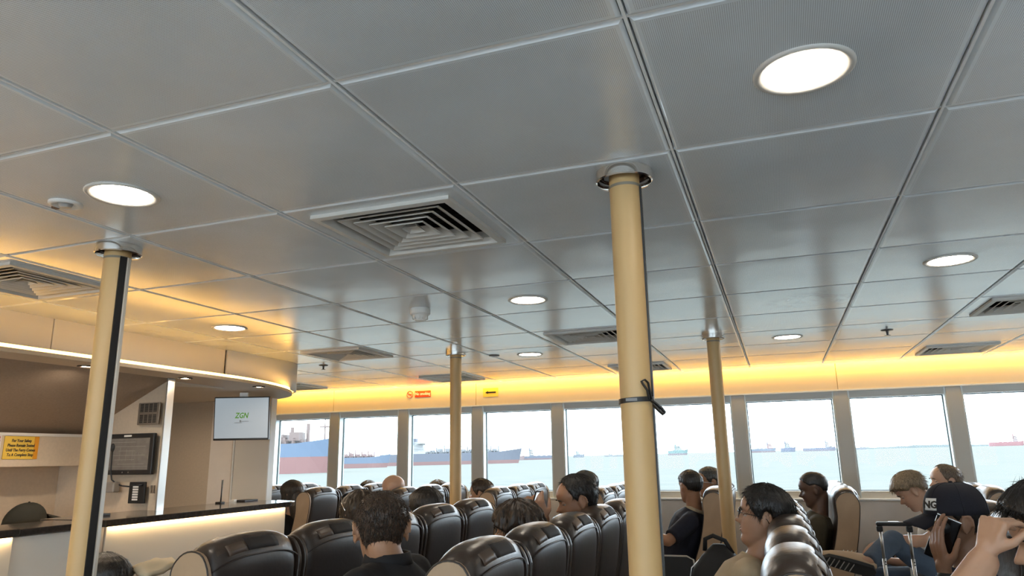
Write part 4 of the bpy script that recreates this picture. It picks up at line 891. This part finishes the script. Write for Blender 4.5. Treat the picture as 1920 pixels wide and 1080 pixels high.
    for k, sh in enumerate(shs):
        a = arms[k]; sgn = -1 if k == 0 else 1
        if a is None: el = sh+F*.06-U*.27+Lf*sgn*.03; wr = el+F*.23+U*.03-Lf*sgn*.05
        else: el, wr = loc(a[0]), loc(a[1])
        sh_.capsule(base-T*.055, sh, .062, .064, 12)
        if sleeve <= 1: sh_.tube([sh, sh+(el-sh)*sleeve*.5, sh+(el-sh)*sleeve], [.064, .061, .058], 14)
        else: sh_.capsule(sh, el, .062, .052, 12); sh_.tube([el, el+(wr-el)*.5, el+(wr-el)*.93], [.052, .046, .036], 14)
    tm = top_mat or mat(topname+'_cloth_%d' % len(bpy.data.materials), top, .85, bump=.35, bscale=24, bdist=.006, var=.1, vscale=12)
    remesh(sh_, max(vox, .008), topname, tm, root, 3)
    tr = MB()
    for hp, kne, ank, toe in LG: tr.capsule(hp, kne, .088*girth, .066, 12); tr.tube([kne, kne+(ank-kne)*.4, ank], [.066, .062, .052], 14); 
    tr.ell(pel-U*.02, .15, .17, .11)
    remesh(tr, .012, 'trousers', mat('trouser_cloth_%d' % len(bpy.data.materials), legs, .9, bump=.3, bscale=30, bdist=.005, var=.12, vscale=16), root, 2)
    shm = mat('shoe_leather_%d' % len(bpy.data.materials), shoe, .5); custom = custom_legs is not None
    for k_, (hp, kne, ank, toe) in enumerate(LG):
        if custom and lg[k_]: continue
        MB().capsule(ank-U*.03-F*.02, toe-U*.005, .045, .036, 12).build('shoe', shm, root, smooth=True)
    if eyes:
        for sy in (-1, 1):
            ec = Vector((.0655, sy*.031, .005))
            e = MB().ell(HM @ ec, .0118, .0118, .0108, None, 14, 9).build('eye', EYEW, root, smooth=True)
            MB().ell(HM @ (ec+Vector((.0088, 0, -.001))), .0040, .0052, .0050, HM.to_3x3().normalized(), 10, 7).build('iris', IRIS, e, smooth=True)
            rows = []; tl = math.radians(lid-90)   # upper lid: a spherical cap tipped forward over the ball
            for q in range(7):
                ph = math.radians(95)*q/6+.02; rows.append([HM @ (ec+Matrix.Rotation(tl, 3, 'Y') @ Vector((.0130*math.sin(ph)*math.cos(a), .0138*math.sin(ph)*math.sin(a), .0124*math.cos(ph)))) for a in [2*PI*k/18 for k in range(18)]])
            MB().grid(rows, close_u=True, cap=True).build('eyelid', sk, root, smooth=True)
            la = [HM @ (ec+Matrix.Rotation(tl, 3, 'Y') @ Vector((.0132*math.cos(a), .0140*math.sin(a), -.0012))) for a in [-1.1+2.2*k/8 for k in range(9)]]
            MB().tube(la, [.0003]+[.0011]*7+[.0003], 6).build('eyelashes', BROW, root, smooth=True)
            if brows: MB().tube([HM @ Vector((.0915-.009*max(0, q)-.002*q*q, sy*(.031+.017*q), .0215+.003*(1-q*q)-.002*q)) for q in (-1, -.5, 0, .5, 1)], [.0015, .0030, .0032, .0026, .0010], 7).build('eyebrow', brows, root, smooth=True)
        lm = LIP; MB().tube([HM @ Vector((.0858-.010*q*q, .022*q, -.0475-.0015*q*q)) for q in (-1, -.6, -.2, .2, .6, 1)], [.001, .0028, .0034, .0034, .0028, .001], 8).tube([HM @ Vector((.0846-.010*q*q, .020*q, -.0595+.004*q*q)) for q in (-1, -.6, -.2, .2, .6, 1)], [.001, .0032, .0040, .0040, .0032, .001], 8).build('lips', lm, root, smooth=True)
    if hairf: hairf(HM, root)
    if collar: collar(HM, root, base, T, Ft, St)
    return root, HM, base
LIP = mat('lip_skin', (.34, .13, .10), .4)
def hp(zl, th, m, **kw): return lambda HM, root: hair_cap(HM, zl, th, m, root, **kw)
MIDG = 'passengers in the middle block'; WING = 'passengers in the window block'
# near man seen from behind
def loop_collar(col, w=.012, r=.062):
    def f(HM, root, base, T, Ft, St):
        rows = []
        for k in range(33):
            a = 2*PI*k/32; d = St*math.cos(a)+Ft*math.sin(a); c = base+T*.0
            rows.append([c+d*(r+.012)-T*.012, c+d*(r+.004)+T*w, c+d*(r-.003)+T*w, c+d*(r-.002)-T*.012])
        MB().grid(rows, close_u=True).build('collar', mat('collar_%d' % len(bpy.data.materials), col, .85), root, smooth=True)
    return f
person('man with thinning dark hair seen from behind, black jacket', (-1.185, 2.04, 1.140), 124, (-1.10, 2.04), pitch=-8, skc=(.40, .21, .12), top=(.008, .008, .010), hs=.98, vox=.0055, eyes=True, ear=1.14,
       hairf=hp([(0, .2), (60, .165), (80, .11), (92, .138), (108, .12), (125, .07), (145, .045), (180, .035)], .0055, hair_mat('thinning_dark_hair', (.010, .008, .007), (.095, .052, .030), 1.2), spikes=6500, spike_len=.012, seed=11, noise_amp=.0015), sleeve=1.2, topname='jacket', collar=loop_collar((.008, .008, .010), .022, .066), neck=.088, cut_seat=1)
# man with glasses asleep against the headrest
GLR = mat('glasses_metal', (.03, .03, .035), .25, metal=.6); GLS = bpy.data.materials.new('lens_glass'); GLS.use_nodes = True
t_ = GLS.node_tree; t_.nodes.clear(); o_ = t_.nodes.new('ShaderNodeOutputMaterial'); a_ = t_.nodes.new('ShaderNodeBsdfTransparent'); b_ = t_.nodes.new('ShaderNodeBsdfGlossy'); b_.inputs['Roughness'].default_value = .03; m_ = t_.nodes.new('ShaderNodeMixShader'); m_.inputs[0].default_value = .12
t_.links.new(a_.outputs[0], m_.inputs[1]); t_.links.new(b_.outputs[0], m_.inputs[2]); t_.links.new(m_.outputs[0], o_.inputs[0])
def glasses(HM, root, m, label):
    g = empty('glasses', root.location, label, 'glasses'); mb = MB()
    for sy in (-1, 1):
        pts = [HM @ Vector((.097-.004*abs(math.cos(a)), sy*(.034+.022*math.cos(a)), .004+.018*math.sin(a))) for a in [2*PI*k/24 for k in range(25)]]
        MB().tube(pts, .0013, 6, cap=False).build('rim', m, g, smooth=True)
        MB().grid([[HM @ Vector((.097, sy*.034, .004)) for _ in range(24)], pts[:24]], close_u=True).build('lens', GLS, g)
        MB().tube([HM @ Vector(v) for v in ((.093, sy*.057, .010), (.082, sy*.074, .011), (.03, sy*.080, .008), (-.012, sy*.084, .002), (-.022, sy*.084, -.012))], .0014, 6).build('temple', m, g, smooth=True)
    MB().tube([HM @ Vector(v) for v in ((.098, -.012, .008), (.102, 0, .011), (.098, .012, .008))], .0013, 6).build('bridge', m, g, smooth=True)
r_, HM_, _ = person('man with glasses dozing, black hair and beige round-neck shirt', (-.085, 3.12, 1.104), 180, (-.27, 3.05), pitch=9, skc=(.46, .26, .165), top=(.55, .42, .27), hs=1.0, vox=.0055, ear=1.1,
       hairf=hp([(0, .186), (25, .183), (42, .172), (52, .150), (62, .128), (72, .108), (82, .104), (90, .140), (104, .130), (116, .085), (135, .052), (180, .045)], .013, HB, spikes=2600, spike_len=.024, seed=4, puff=.004), lean=.06, collar=loop_collar((.52, .40, .26), .006, .066))
glasses(HM_, r_, GLR, 'dark round metal glasses worn by the dozing man in beige')
# man with phone
ph_m = Vector((-1.075, 3.22, 1.150))
person('older man with black hair holding up a phone, forehead creased', (-.945, 3.47, 1.142), 208, (-1.06, 3.46), pitch=-12, skc=(.40, .21, .125), top=(.06, .06, .07), vox=.0065, ear=1.1,
       hairf=hp(ZREC, .012, HB, spikes=1800, spike_len=.022, seed=9), arms=(((-1.13, 3.62, .93), (-1.06, 3.345, 1.04)), ((-.90, 3.22, .93), (-1.035, 3.20, 1.045))), lean=-.02,
       hands=(dict(d=(-.25, -.35, .9), n=(-.2, -.9, -.1), side=-1, curl=(.55, .6, .7, .8)), dict(d=(-.25, .05, .95), n=(-.2, .9, 0), side=-1, curl=(.7, .8, .9, .9))), sleeve=1.2)
fh = empty('phone', (-1.078, 3.235, 1.136), 'white-screened phone held up by the older man', 'phone')
Mp = Matrix.Rotation(math.radians(18), 4, 'Y') @ Matrix.Rotation(math.radians(-8), 4, 'Z')
MB().box(-.004, .003, -.032, .032, -.068, .068, Mp).build('case', BLACK, fh, bevel=.003); MB().box(.003, .0042, -.028, .028, -.062, .062, Mp).build('screen', emit('phone_screen', (.8, .9, 1), .5), fh)
# others in the middle block
person('person with short curly brown hair, low behind the near seats', (-1.085, 3.0, 1.040), 185, (-1.08, 3.0), skc=(.40, .22, .13), top=(.03, .02, .02), vox=.009, hairf=hp([(0, .19), (60, .12), (90, .10), (120, .06), (180, .03)], .020, hair_mat('curly_brown_hair', (.016, .010, .007), (.075, .045, .028), .5), noise_amp=.016, freq=26, seed=3, spikes=1500, spike_len=.018), group=None)
person('person with dark straight hair behind the second row end', (-1.99, 3.93, 1.058), 180, (-2.02, 3.94), skc=(.40, .22, .13), vox=.010, hairf=hp(ZLONG, .018, HB, seed=6, noise_amp=.004, spikes=600), top=(.02, .02, .03))
r_, HM_, _ = person('woman with brown hair and sunglasses pushed up on her head', (-1.88, 3.04, 1.085), 150, (-1.96, 3.0), pitch=-5, skc=(.46, .27, .18), vox=.009, hairf=hp(ZLONG, .016, HD, seed=8, noise_amp=.006, spikes=1200), top=(.05, .04, .04))
sg_ = empty('sunglasses', (-1.96, 3.0, 0), 'black sunglasses on the brown haired woman\'s head', 'sunglasses')
for sy in (-1, 1):
    MB().ell(HM_ @ Vector((.062, sy*.036, .105)), .006, .027, .020, HM_.to_3x3() @ Matrix.Rotation(-.7, 3, 'Y'), 14, 9).build('lens', BLACK, sg_, smooth=True)
    MB().tube([HM_ @ Vector(v) for v in ((.06, sy*.062, .100), (.01, sy*.088, .07), (-.03, sy*.092, .04))], .003, 6).build('temple', CHROME, sg_, smooth=True)
# window block
person('bald man seen from behind between left windows', (-3.15, 5.60, 1.098), 170, (-3.26, 5.59), skc=(.50, .30, .20), vox=.010, top=(.08, .08, .10), hs=1.06)
person('woman with long dark hair in black beyond the counter end', (-4.11, 5.50, 1.055), 175, (-4.13, 5.50), skc=(.40, .22, .14), vox=.010, top=(.01, .01, .012), sleeve=1.2, hairf=lambda HM, root: (hair_cap(HM, ZLONG, .018, HD, root, seed=2, noise_amp=.003), MB().capsule(HM @ Vector((-.055, 0, .01)), HM @ Vector((-.085, 0, -.23)), .075, .06, 16).build('hair_length', HD, root, smooth=True)))
person('person with short dark hair behind the left rear pole', (-2.34, 5.62, 1.060), 185, (-2.42, 5.60), vox=.011, top=(.05, .05, .06), hairf=hp(ZSHORT, .012, HD, seed=12, spikes=500))
person('grey-black haired man hidden behind the man with the phone', (-1.455, 5.60, 1.118), 180, (-1.55, 5.59), vox=.011, top=(.2, .2, .22), hairf=hp(ZSHORT, .010, HG, seed=13))
person('person whose dark crown just shows over the fourth window row', (-3.95, 6.52, 1.022), 180, (-4.11, 6.5), vox=.012, top=(.05, .05, .06), hairf=hp(ZSHORT, .012, HB, seed=14))
person('person whose dark crown just shows left of the left rear pole', (-3.19, 6.55, 1.022), 180, (-3.26, 6.55), vox=.012, top=(.05, .05, .06), hairf=hp(ZSHORT, .012, HD, seed=15))
person('man in navy polo shirt with tan collar, black hair', (-.645, 5.55, 1.118), 128, (-.74, 5.57), skc=(.33, .17, .10), vox=.008, top=(.006, .008, .020), hairf=hp(ZHIGH, .007, HB, seed=16, spikes=600, spike_len=.01), sleeve=.85, topname='polo_shirt', girth=1.12,
       arms=(None, ((-.78, 5.22, .775), (-.93, 5.30, .80))), hands=(None, dict(d=(-.9, .2, .2), n=(0, .5, .8), curl=(.7, .7, .7, .7))), collar=loop_collar((.40, .32, .22), .024, .066))
person('man with white glasses beside the navy polo man', (-.555, 6.08, 1.128), 200, (-.74, 6.07), skc=(.36, .19, .11), vox=.010, top=(.10, .10, .11), hairf=hp(ZSHORT, .010, HG, seed=17))
g_ = empty('white_glasses', (-.74, 6.07, 0), 'white rimmed glasses on the man beside the navy polo', 'glasses'); HG_ = rot_head(Vector((-.555, 6.08, 1.128))-Vector((-.74, 6.07, 0)), 200)
for sy in (-1, 1):
    MB().tube([HG_ @ Vector((.097, sy*(.034+.022*math.cos(a)), .004+.016*math.sin(a))) for a in [2*PI*k/20 for k in range(21)]], .002, 6, cap=False).build('rim', SILLM, g_)
    MB().tube([HG_ @ Vector(v) for v in ((.093, sy*.057, .008), (.06, sy*.078, .008), (-.01, sy*.085, .0))], .002, 6).build('temple', SILLM, g_)
person('dark skinned man in brown shirt looking down by the window', (.195, 5.58, 1.098), 180, (.10, 5.58), pitch=-12, skc=(.11, .058, .038), vox=.007, top=(.045, .035, .018), hairf=hp(ZHIGH, .005, HB, seed=18, noise_amp=.001))
person('older man with thin grey hair behind the capped man', (1.10, 6.07, 1.128), 190, (1.0, 6.07), skc=(.52, .32, .22), vox=.009, top=(.5, .5, .52), hairf=hp(ZREC, .006, HR, seed=20, spikes=700, spike_len=.02, top_thin=.4), hs=1.04)
# fair haired boy leaning forward, leg crossed
person('fair haired boy in white shirt bending over his crossed leg', (.800, 5.55, 1.085), 178, (.98, 5.56), pitch=-34, skc=(.52, .31, .21), vox=.0075, top=(.75, .73, .70), legs=(.07, .10, .15), hairf=hp([(0, .165), (40, .165), (60, .15), (75, .135), (90, .14), (110, .12), (140, .08), (180, .07)], .014, HF, seed=21, spikes=1800, spike_len=.026, puff=.010), lean=-.10, sleeve=.6,
       arms=(None, ((.80, 5.30, .80), (.575, 5.30, .80))), hands=(None, dict(d=(-.9, .2, -.45), n=(0, .3, -.9), curl=(.3, .3, .35, .4))),
       custom_legs=(((.52, 5.55, .54), (.50, 5.52, .10), (.36, 5.52, .05)), ((.62, 5.30, .80), (.44, 5.03, .700), (.34, 5.0, .705))))
watch = empty('wrist_watch', (.575, 5.30, .80), 'black and white watch on the boy\'s wrist', 'watch')
MB().lathe([(.028, -.010), (.031, -.006), (.031, .006), (.028, .010)], 20, Matrix.Rotation(PI/2, 4, 'Y')).build('band', BLACK, watch, smooth=True); MB().box(-.014, .014, -.012, .012, .028, .036).build('case', SILLM, watch, bevel=.002)
shoe = empty('trainer_shoe', (.325, 5.0, .700), 'tan trainer with black tread sole on the boy\'s crossed foot', 'shoe')
SH = mat('tan_suede', (.50, .36, .24), .8, bump=.3, bscale=60); SO = mat('black_rubber_sole', (.015, .015, .015), .6)
Ms = Matrix.Rotation(math.radians(16), 4, 'Y') @ Matrix.Rotation(math.radians(12), 4, 'Z')
rows = []
for k in range(13):
    u = k/12; x = .15-.30*u; wd = .036+.012*math.sin(PI*u*.9+.3)-.018*max(0, u-.85)/.15; ht = .085-.055*u**1.2+.01*math.sin(PI*u); rows.append([(x, wd*math.cos(a), max(-.01, ht*math.sin(a))) for a in [-.25+(PI+.5)*q/10 for q in range(11)]])
M_s = Ms @ Matrix.Rotation(math.radians(-42), 4, 'X')
ub = MB(); ub.grid([[M_s @ Vector(p) for p in r] for r in rows], close_u=True, cap=True).build('upper', SH, shoe, smooth=True)
sb = MB(); outl = [(.155-.31*k/12, .040+.013*math.sin(PI*k/12*.9+.3)-(.030 if k in (0, 12) else 0)) for k in range(13)]; poly = outl+[(x, -y) for x, y in reversed(outl)]
sb.prism(poly, -.030, -.006, M_s).build('sole', SO, shoe, bevel=.003)
for k in range(6): MB().box(-.125+.028*k, -.120+.028*k, -.040, .040, -.0335, -.030, M_s).build('tread_bar', STEEL, shoe)
for k in range(4): MB().tube([M_s @ Vector((-.03+.025*k, -.02, .062+.006*k)), M_s @ Vector((-.028+.025*k, .0, .068+.006*k)), M_s @ Vector((-.03+.025*k, .02, .062+.006*k))], .003, 6).build('lace', WHITEP, shoe)
# man in cap with phone at his ear
r_, HM_, _ = person('man in navy cap holding a black phone to his ear', (.555, 3.0, 1.108), 186, (.60, 3.0), pitch=2, skc=(.34, .18, .11), vox=.0055, top=(.012, .018, .045), hs=.95, ear=1.15, hairf=hp([(0, .2), (60, .165), (74, .12), (82, .112), (92, .140), (108, .12), (125, .075), (180, .06)], .006, HB, seed=22, spikes=900, spike_len=.012),
       arms=(None, ((.60, 2.80, .73), (.475, 2.845, .945))), hands=(None, dict(d=(-.12, .02, .98), n=(.9, .35, .1), side=-1, curl=(.30, .35, .4, .5), thumb=.1)), topname='shirt')
cap = empty('baseball_cap', r_.location, 'navy baseball cap with white square badge on the phoning man', 'cap')
NAVY = mat('navy_cap_cloth', (.010, .010, .018), .8, bump=.25, bscale=200)
CM = HM_ @ Matrix.Translation((-.006, 0, .032)) @ Matrix.Rotation(math.radians(4), 4, 'Y')
rows = []
for j in range(11):
    ph = PI/2*j/10; rows.append([CM @ Vector((.108*math.cos(ph)**.62*math.cos(a), .089*math.cos(ph)**.62*math.sin(a), -.004+.112*math.sin(ph))) for a in [2*PI*k/36 for k in range(36)]])
MB().grid(rows, close_u=True, cap=True).build('crown', NAVY, cap, smooth=True)
rows = [[CM @ Vector((.100*math.cos(t*.78)+.085*s_*math.cos(t*.62), .086*math.sin(t*.92)*(1-.10*s_), .004-.030*s_-.016*(t/1.1)**2*(1+.6*s_))) for t in [-1.1+2.2*k/16 for k in range(17)]] for s_ in (0, .3, .6, .85, 1)]
o = MB().grid(rows).build('brim', NAVY, cap, smooth=True); q_ = o.modifiers.new('s', 'SOLIDIFY'); q_.thickness = .0035
MB().ell(CM @ Vector((0, 0, .110)), .007, .007, .004).build('button', NAVY, cap, smooth=True)
for k in range(6):
    a = PI*k/3+PI/6; MB().tube([CM @ Vector((.1085*math.cos(ph)**.62*math.cos(a), .0895*math.cos(ph)**.62*math.sin(a), -.004+.1125*math.sin(ph))) for ph in [PI/2*q/8*.97 for q in range(9)]], .0012, 5).build('panel_seam', NAVY, cap, smooth=True)
def cap_pt(a, ph, off): c = math.cos(ph)**.62; return CM @ Vector(((.108+off)*c*math.cos(a), (.089+off)*c*math.sin(a), -.004+(.112+off)*math.sin(ph)))
pa, pb = math.radians(12), math.radians(42)   # badge on his front left
o = MB().grid([[cap_pt(pa+(pb-pa)*i/6, .16+.40*j/5, .0015) for j in range(6)] for i in range(7)]).build('badge', SILLM, cap, smooth=True); q_ = o.modifiers.new('s', 'SOLIDIFY'); q_.thickness = .002; q_.offset = 0
pc = cap_pt(math.radians(29), .33, .0035); rt = (cap_pt(math.radians(36), .33, .0035)-pc).normalized(); up_ = (cap_pt(math.radians(29), .45, .0035)-pc).normalized(); nn_ = rt.cross(up_)
up_ = (up_-rt*up_.dot(rt)).normalized(); text_mesh('badge_lettering', 'NG', .034, BLACK, cap, frame_plane(pc, rt, up_), bold=.0012, sx=1.0)
fp = empty('phone', (.490, 2.895, 1.062), 'black phone held against the capped man\'s cheek', 'phone')
Mp = Matrix.Rotation(math.radians(-18), 4, 'Z') @ Matrix.Rotation(math.radians(24), 4, 'Y')
MB().box(-.037, .037, -.005, .005, -.075, .070, Mp).build('case', mat('phone_black_glass', (.008, .008, .009), .08), fp, bevel=.004)
MB().box(-.037, .037, -.006, .006, .0705, .073, Mp).build('metal_edge', STEEL, fp); MB().lathe([(.020, 0), (.022, .001), (.022, .003), (.0001, .003)], 24, Mp @ frame_plane((-.008, -.005, .035), (1, 0, 0), (0, 0, 1))).build('camera_ring', BLACK, fp, smooth=True)
wb = empty('wrist_band', (.482, 2.84, .945), 'black watch band on the capped man\'s wrist', 'watch'); MB().lathe([(.028, -.016), (.032, -.012), (.033, 0), (.032, .012), (.028, .016)], 24).build('band', BLACK, wb, smooth=True)
# man at the right edge, hand on forehead
person('man at the right edge resting his forehead on his hand', (.578, 2.02, 1.152), 183, (.62, 2.05), pitch=-14, skc=(.45, .26, .165), vox=.0045, top=(.015, .02, .05), ear=1.05,
       hairf=hp([(0, .186), (40, .175), (60, .15), (74, .115), (84, .105), (92, .14), (110, .12), (125, .07), (180, .045)], .014, HB, seed=30, spikes=3000, spike_len=.032, puff=.012),
       arms=(None, ((.250, 1.80, .950), (.382, 1.85, 1.122))), hands=(None, dict(d=(.35, -.05, .93), n=(.72, .62, -.28), side=-1, curl=(.95, 1.02, 1.1, 1.15), joint=(1.30, .50, .35), thumb=.2, spread=.05)), hand_s=.82, forearm=1.18, lean=-.02)
# low head by the counter
person('person at bottom left whose dark hair just shows beside the pole', (-2.55, 2.25, .885), 180, (-2.56, 2.26), skc=(.32, .17, .10), vox=.010, top=(.30, .26, .20), hairf=hp(ZSHORT, .012, HB, seed=31, spikes=500), lean=0, eyes=False)
# ------------------------------------------------------------------ bags
bp_ = empty('backpack', (-.30, 3.48, .46), 'black backpack standing on the seat before the dozing man', 'backpack')
NYL = mat('black_nylon', (.010, .010, .011), .7, bump=.4, bscale=30, bdist=.005)
rows = []
for k in range(11):
    u = k/10; z = .50*u; q = math.sin(PI*(.12+.80*u)) ** .35*(1 if u < .5 else 1-.72*((u-.5)/.5)**4); rows.append([(.14*q*math.copysign(abs(math.cos(a))**.6, math.cos(a)), .155*q*math.copysign(abs(math.sin(a))**.6, math.sin(a)), z) for a in [2*PI*j/28 for j in range(28)]])
MB().grid(rows, close_u=True, cap=True).build('main_body', NYL, bp_, smooth=True)
rows = []
for k in range(9):
    u = k/8; z = .04+.27*u; q = math.sin(PI*(.15+.75*u))**.4; rows.append([(-.02+.10*q*math.cos(a), -.135-.055*q*max(0, -math.sin(a))+.0, z) for a in [PI+PI*j/12 for j in range(13)]])
MB().grid(rows).build('front_pocket', NYL, bp_, smooth=True)
MB().tube([(-.06, 0, .47), (-.055, 0, .52), (-.02, 0, .535), (.03, 0, .515), (.06, 0, .46)], .010, 8).build('top_handle', NYL, bp_, smooth=True)
MB().tube([(.10, -.10, .42), (.15, -.11, .38), (.16, -.11, .20), (.13, -.10, .06)], .014, 8).build('shoulder_strap', NYL, bp_, smooth=True)
MB().tube([(-.13, -.06, .12), (-.145, -.05, .28), (-.12, -.03, .40), (-.05, -.02, .465)], .003, 6).build('zip', STEEL, bp_, smooth=True)
ts = empty('rolling_suitcase', (.53, 4.42, 0), 'black rolling suitcase in the aisle with its metal handle pulled up', 'suitcase')
MB().box(-.19, .19, -.12, .12, .05, .60).build('shell', NYL, ts, bevel=.03)
for s_ in (-1, 1):
    MB().tube([(s_*.068, 0, .58), (s_*.068, 0, .80)], .0095, 8).tube([(s_*.068, 0, .80), (s_*.068, 0, .945)], .0075, 8).build('telescopic_tube', STEEL, ts, smooth=True)
    MB().lathe([(.0001, 0), (.004, 0)], 8, frame_plane((s_*.068+.004, -.0095, .785), (1, 0, 0), (0, 0, 1))).lathe([(.0001, 0), (.004, 0)], 8, frame_plane((s_*.068+.004, -.0095, .772), (1, 0, 0), (0, 0, 1))).build('rivet', BLACK, ts)
    for q in (-1, 1): MB().lathe([(.0001, -.012), (.025, -.012), (.025, .012), (.0001, .012)], 16, Matrix.Translation((s_*.15, q*.08, .025)) @ Matrix.Rotation(PI/2, 4, 'Y')).build('wheel', BLACK, ts)
MB().box(-.086, .086, -.014, .014, .965, .985).box(-.086, -.056, -.014, .014, .935, .966).box(.056, .086, -.014, .014, .935, .966).build('grip', BLACK, ts, bevel=.006); MB().box(-.025, .025, -.008, .008, .985, .988).build('release_button', STEEL, ts)
pb_ = empty('plastic_bag', (.44, 2.86, .88), 'crumpled pale blue plastic bag at the capped man\'s elbow', 'bag'); random.seed(4); mb = MB(); rows = []
for j in range(10):
    ph = PI*(.05+.9*j/9); rows.append([(.05*math.sin(ph)*math.cos(a)*(1+.5*noise.noise((math.cos(a)*3, math.sin(a)*3, j*.8))), .05*math.sin(ph)*math.sin(a)*(1+.5*noise.noise((math.cos(a)*3+9, math.sin(a)*3, j*.8))), -.055*math.cos(ph)+.02*noise.noise((math.cos(a)*4, math.sin(a)*4, j*.5+4))) for a in [2*PI*k/26 for k in range(26)]])
mb.grid(rows, close_u=True, cap=True).build('bag', mat('pale_blue_plastic', (.50, .62, .75), .3), pb_)
cl = empty('cream_scarf', (-2.46, 2.42, .945), 'cream cloth folded over the shoulder at bottom left', 'scarf'); rows = []
for j in range(9):
    u = j/8; rows.append([(-.07+.14*k/8, -.11+.22*u, .03*math.sin(PI*u)+.018*noise.noise((k*.5, u*4, 2))-.03*abs(k/4-1)) for k in range(9)])
o = MB().grid(rows).build('cloth', mat('cream_cloth', (.62, .52, .36), .8, bump=.2, bscale=30), cl, smooth=True); q_ = o.modifiers.new('s', 'SOLIDIFY'); q_.thickness = .02
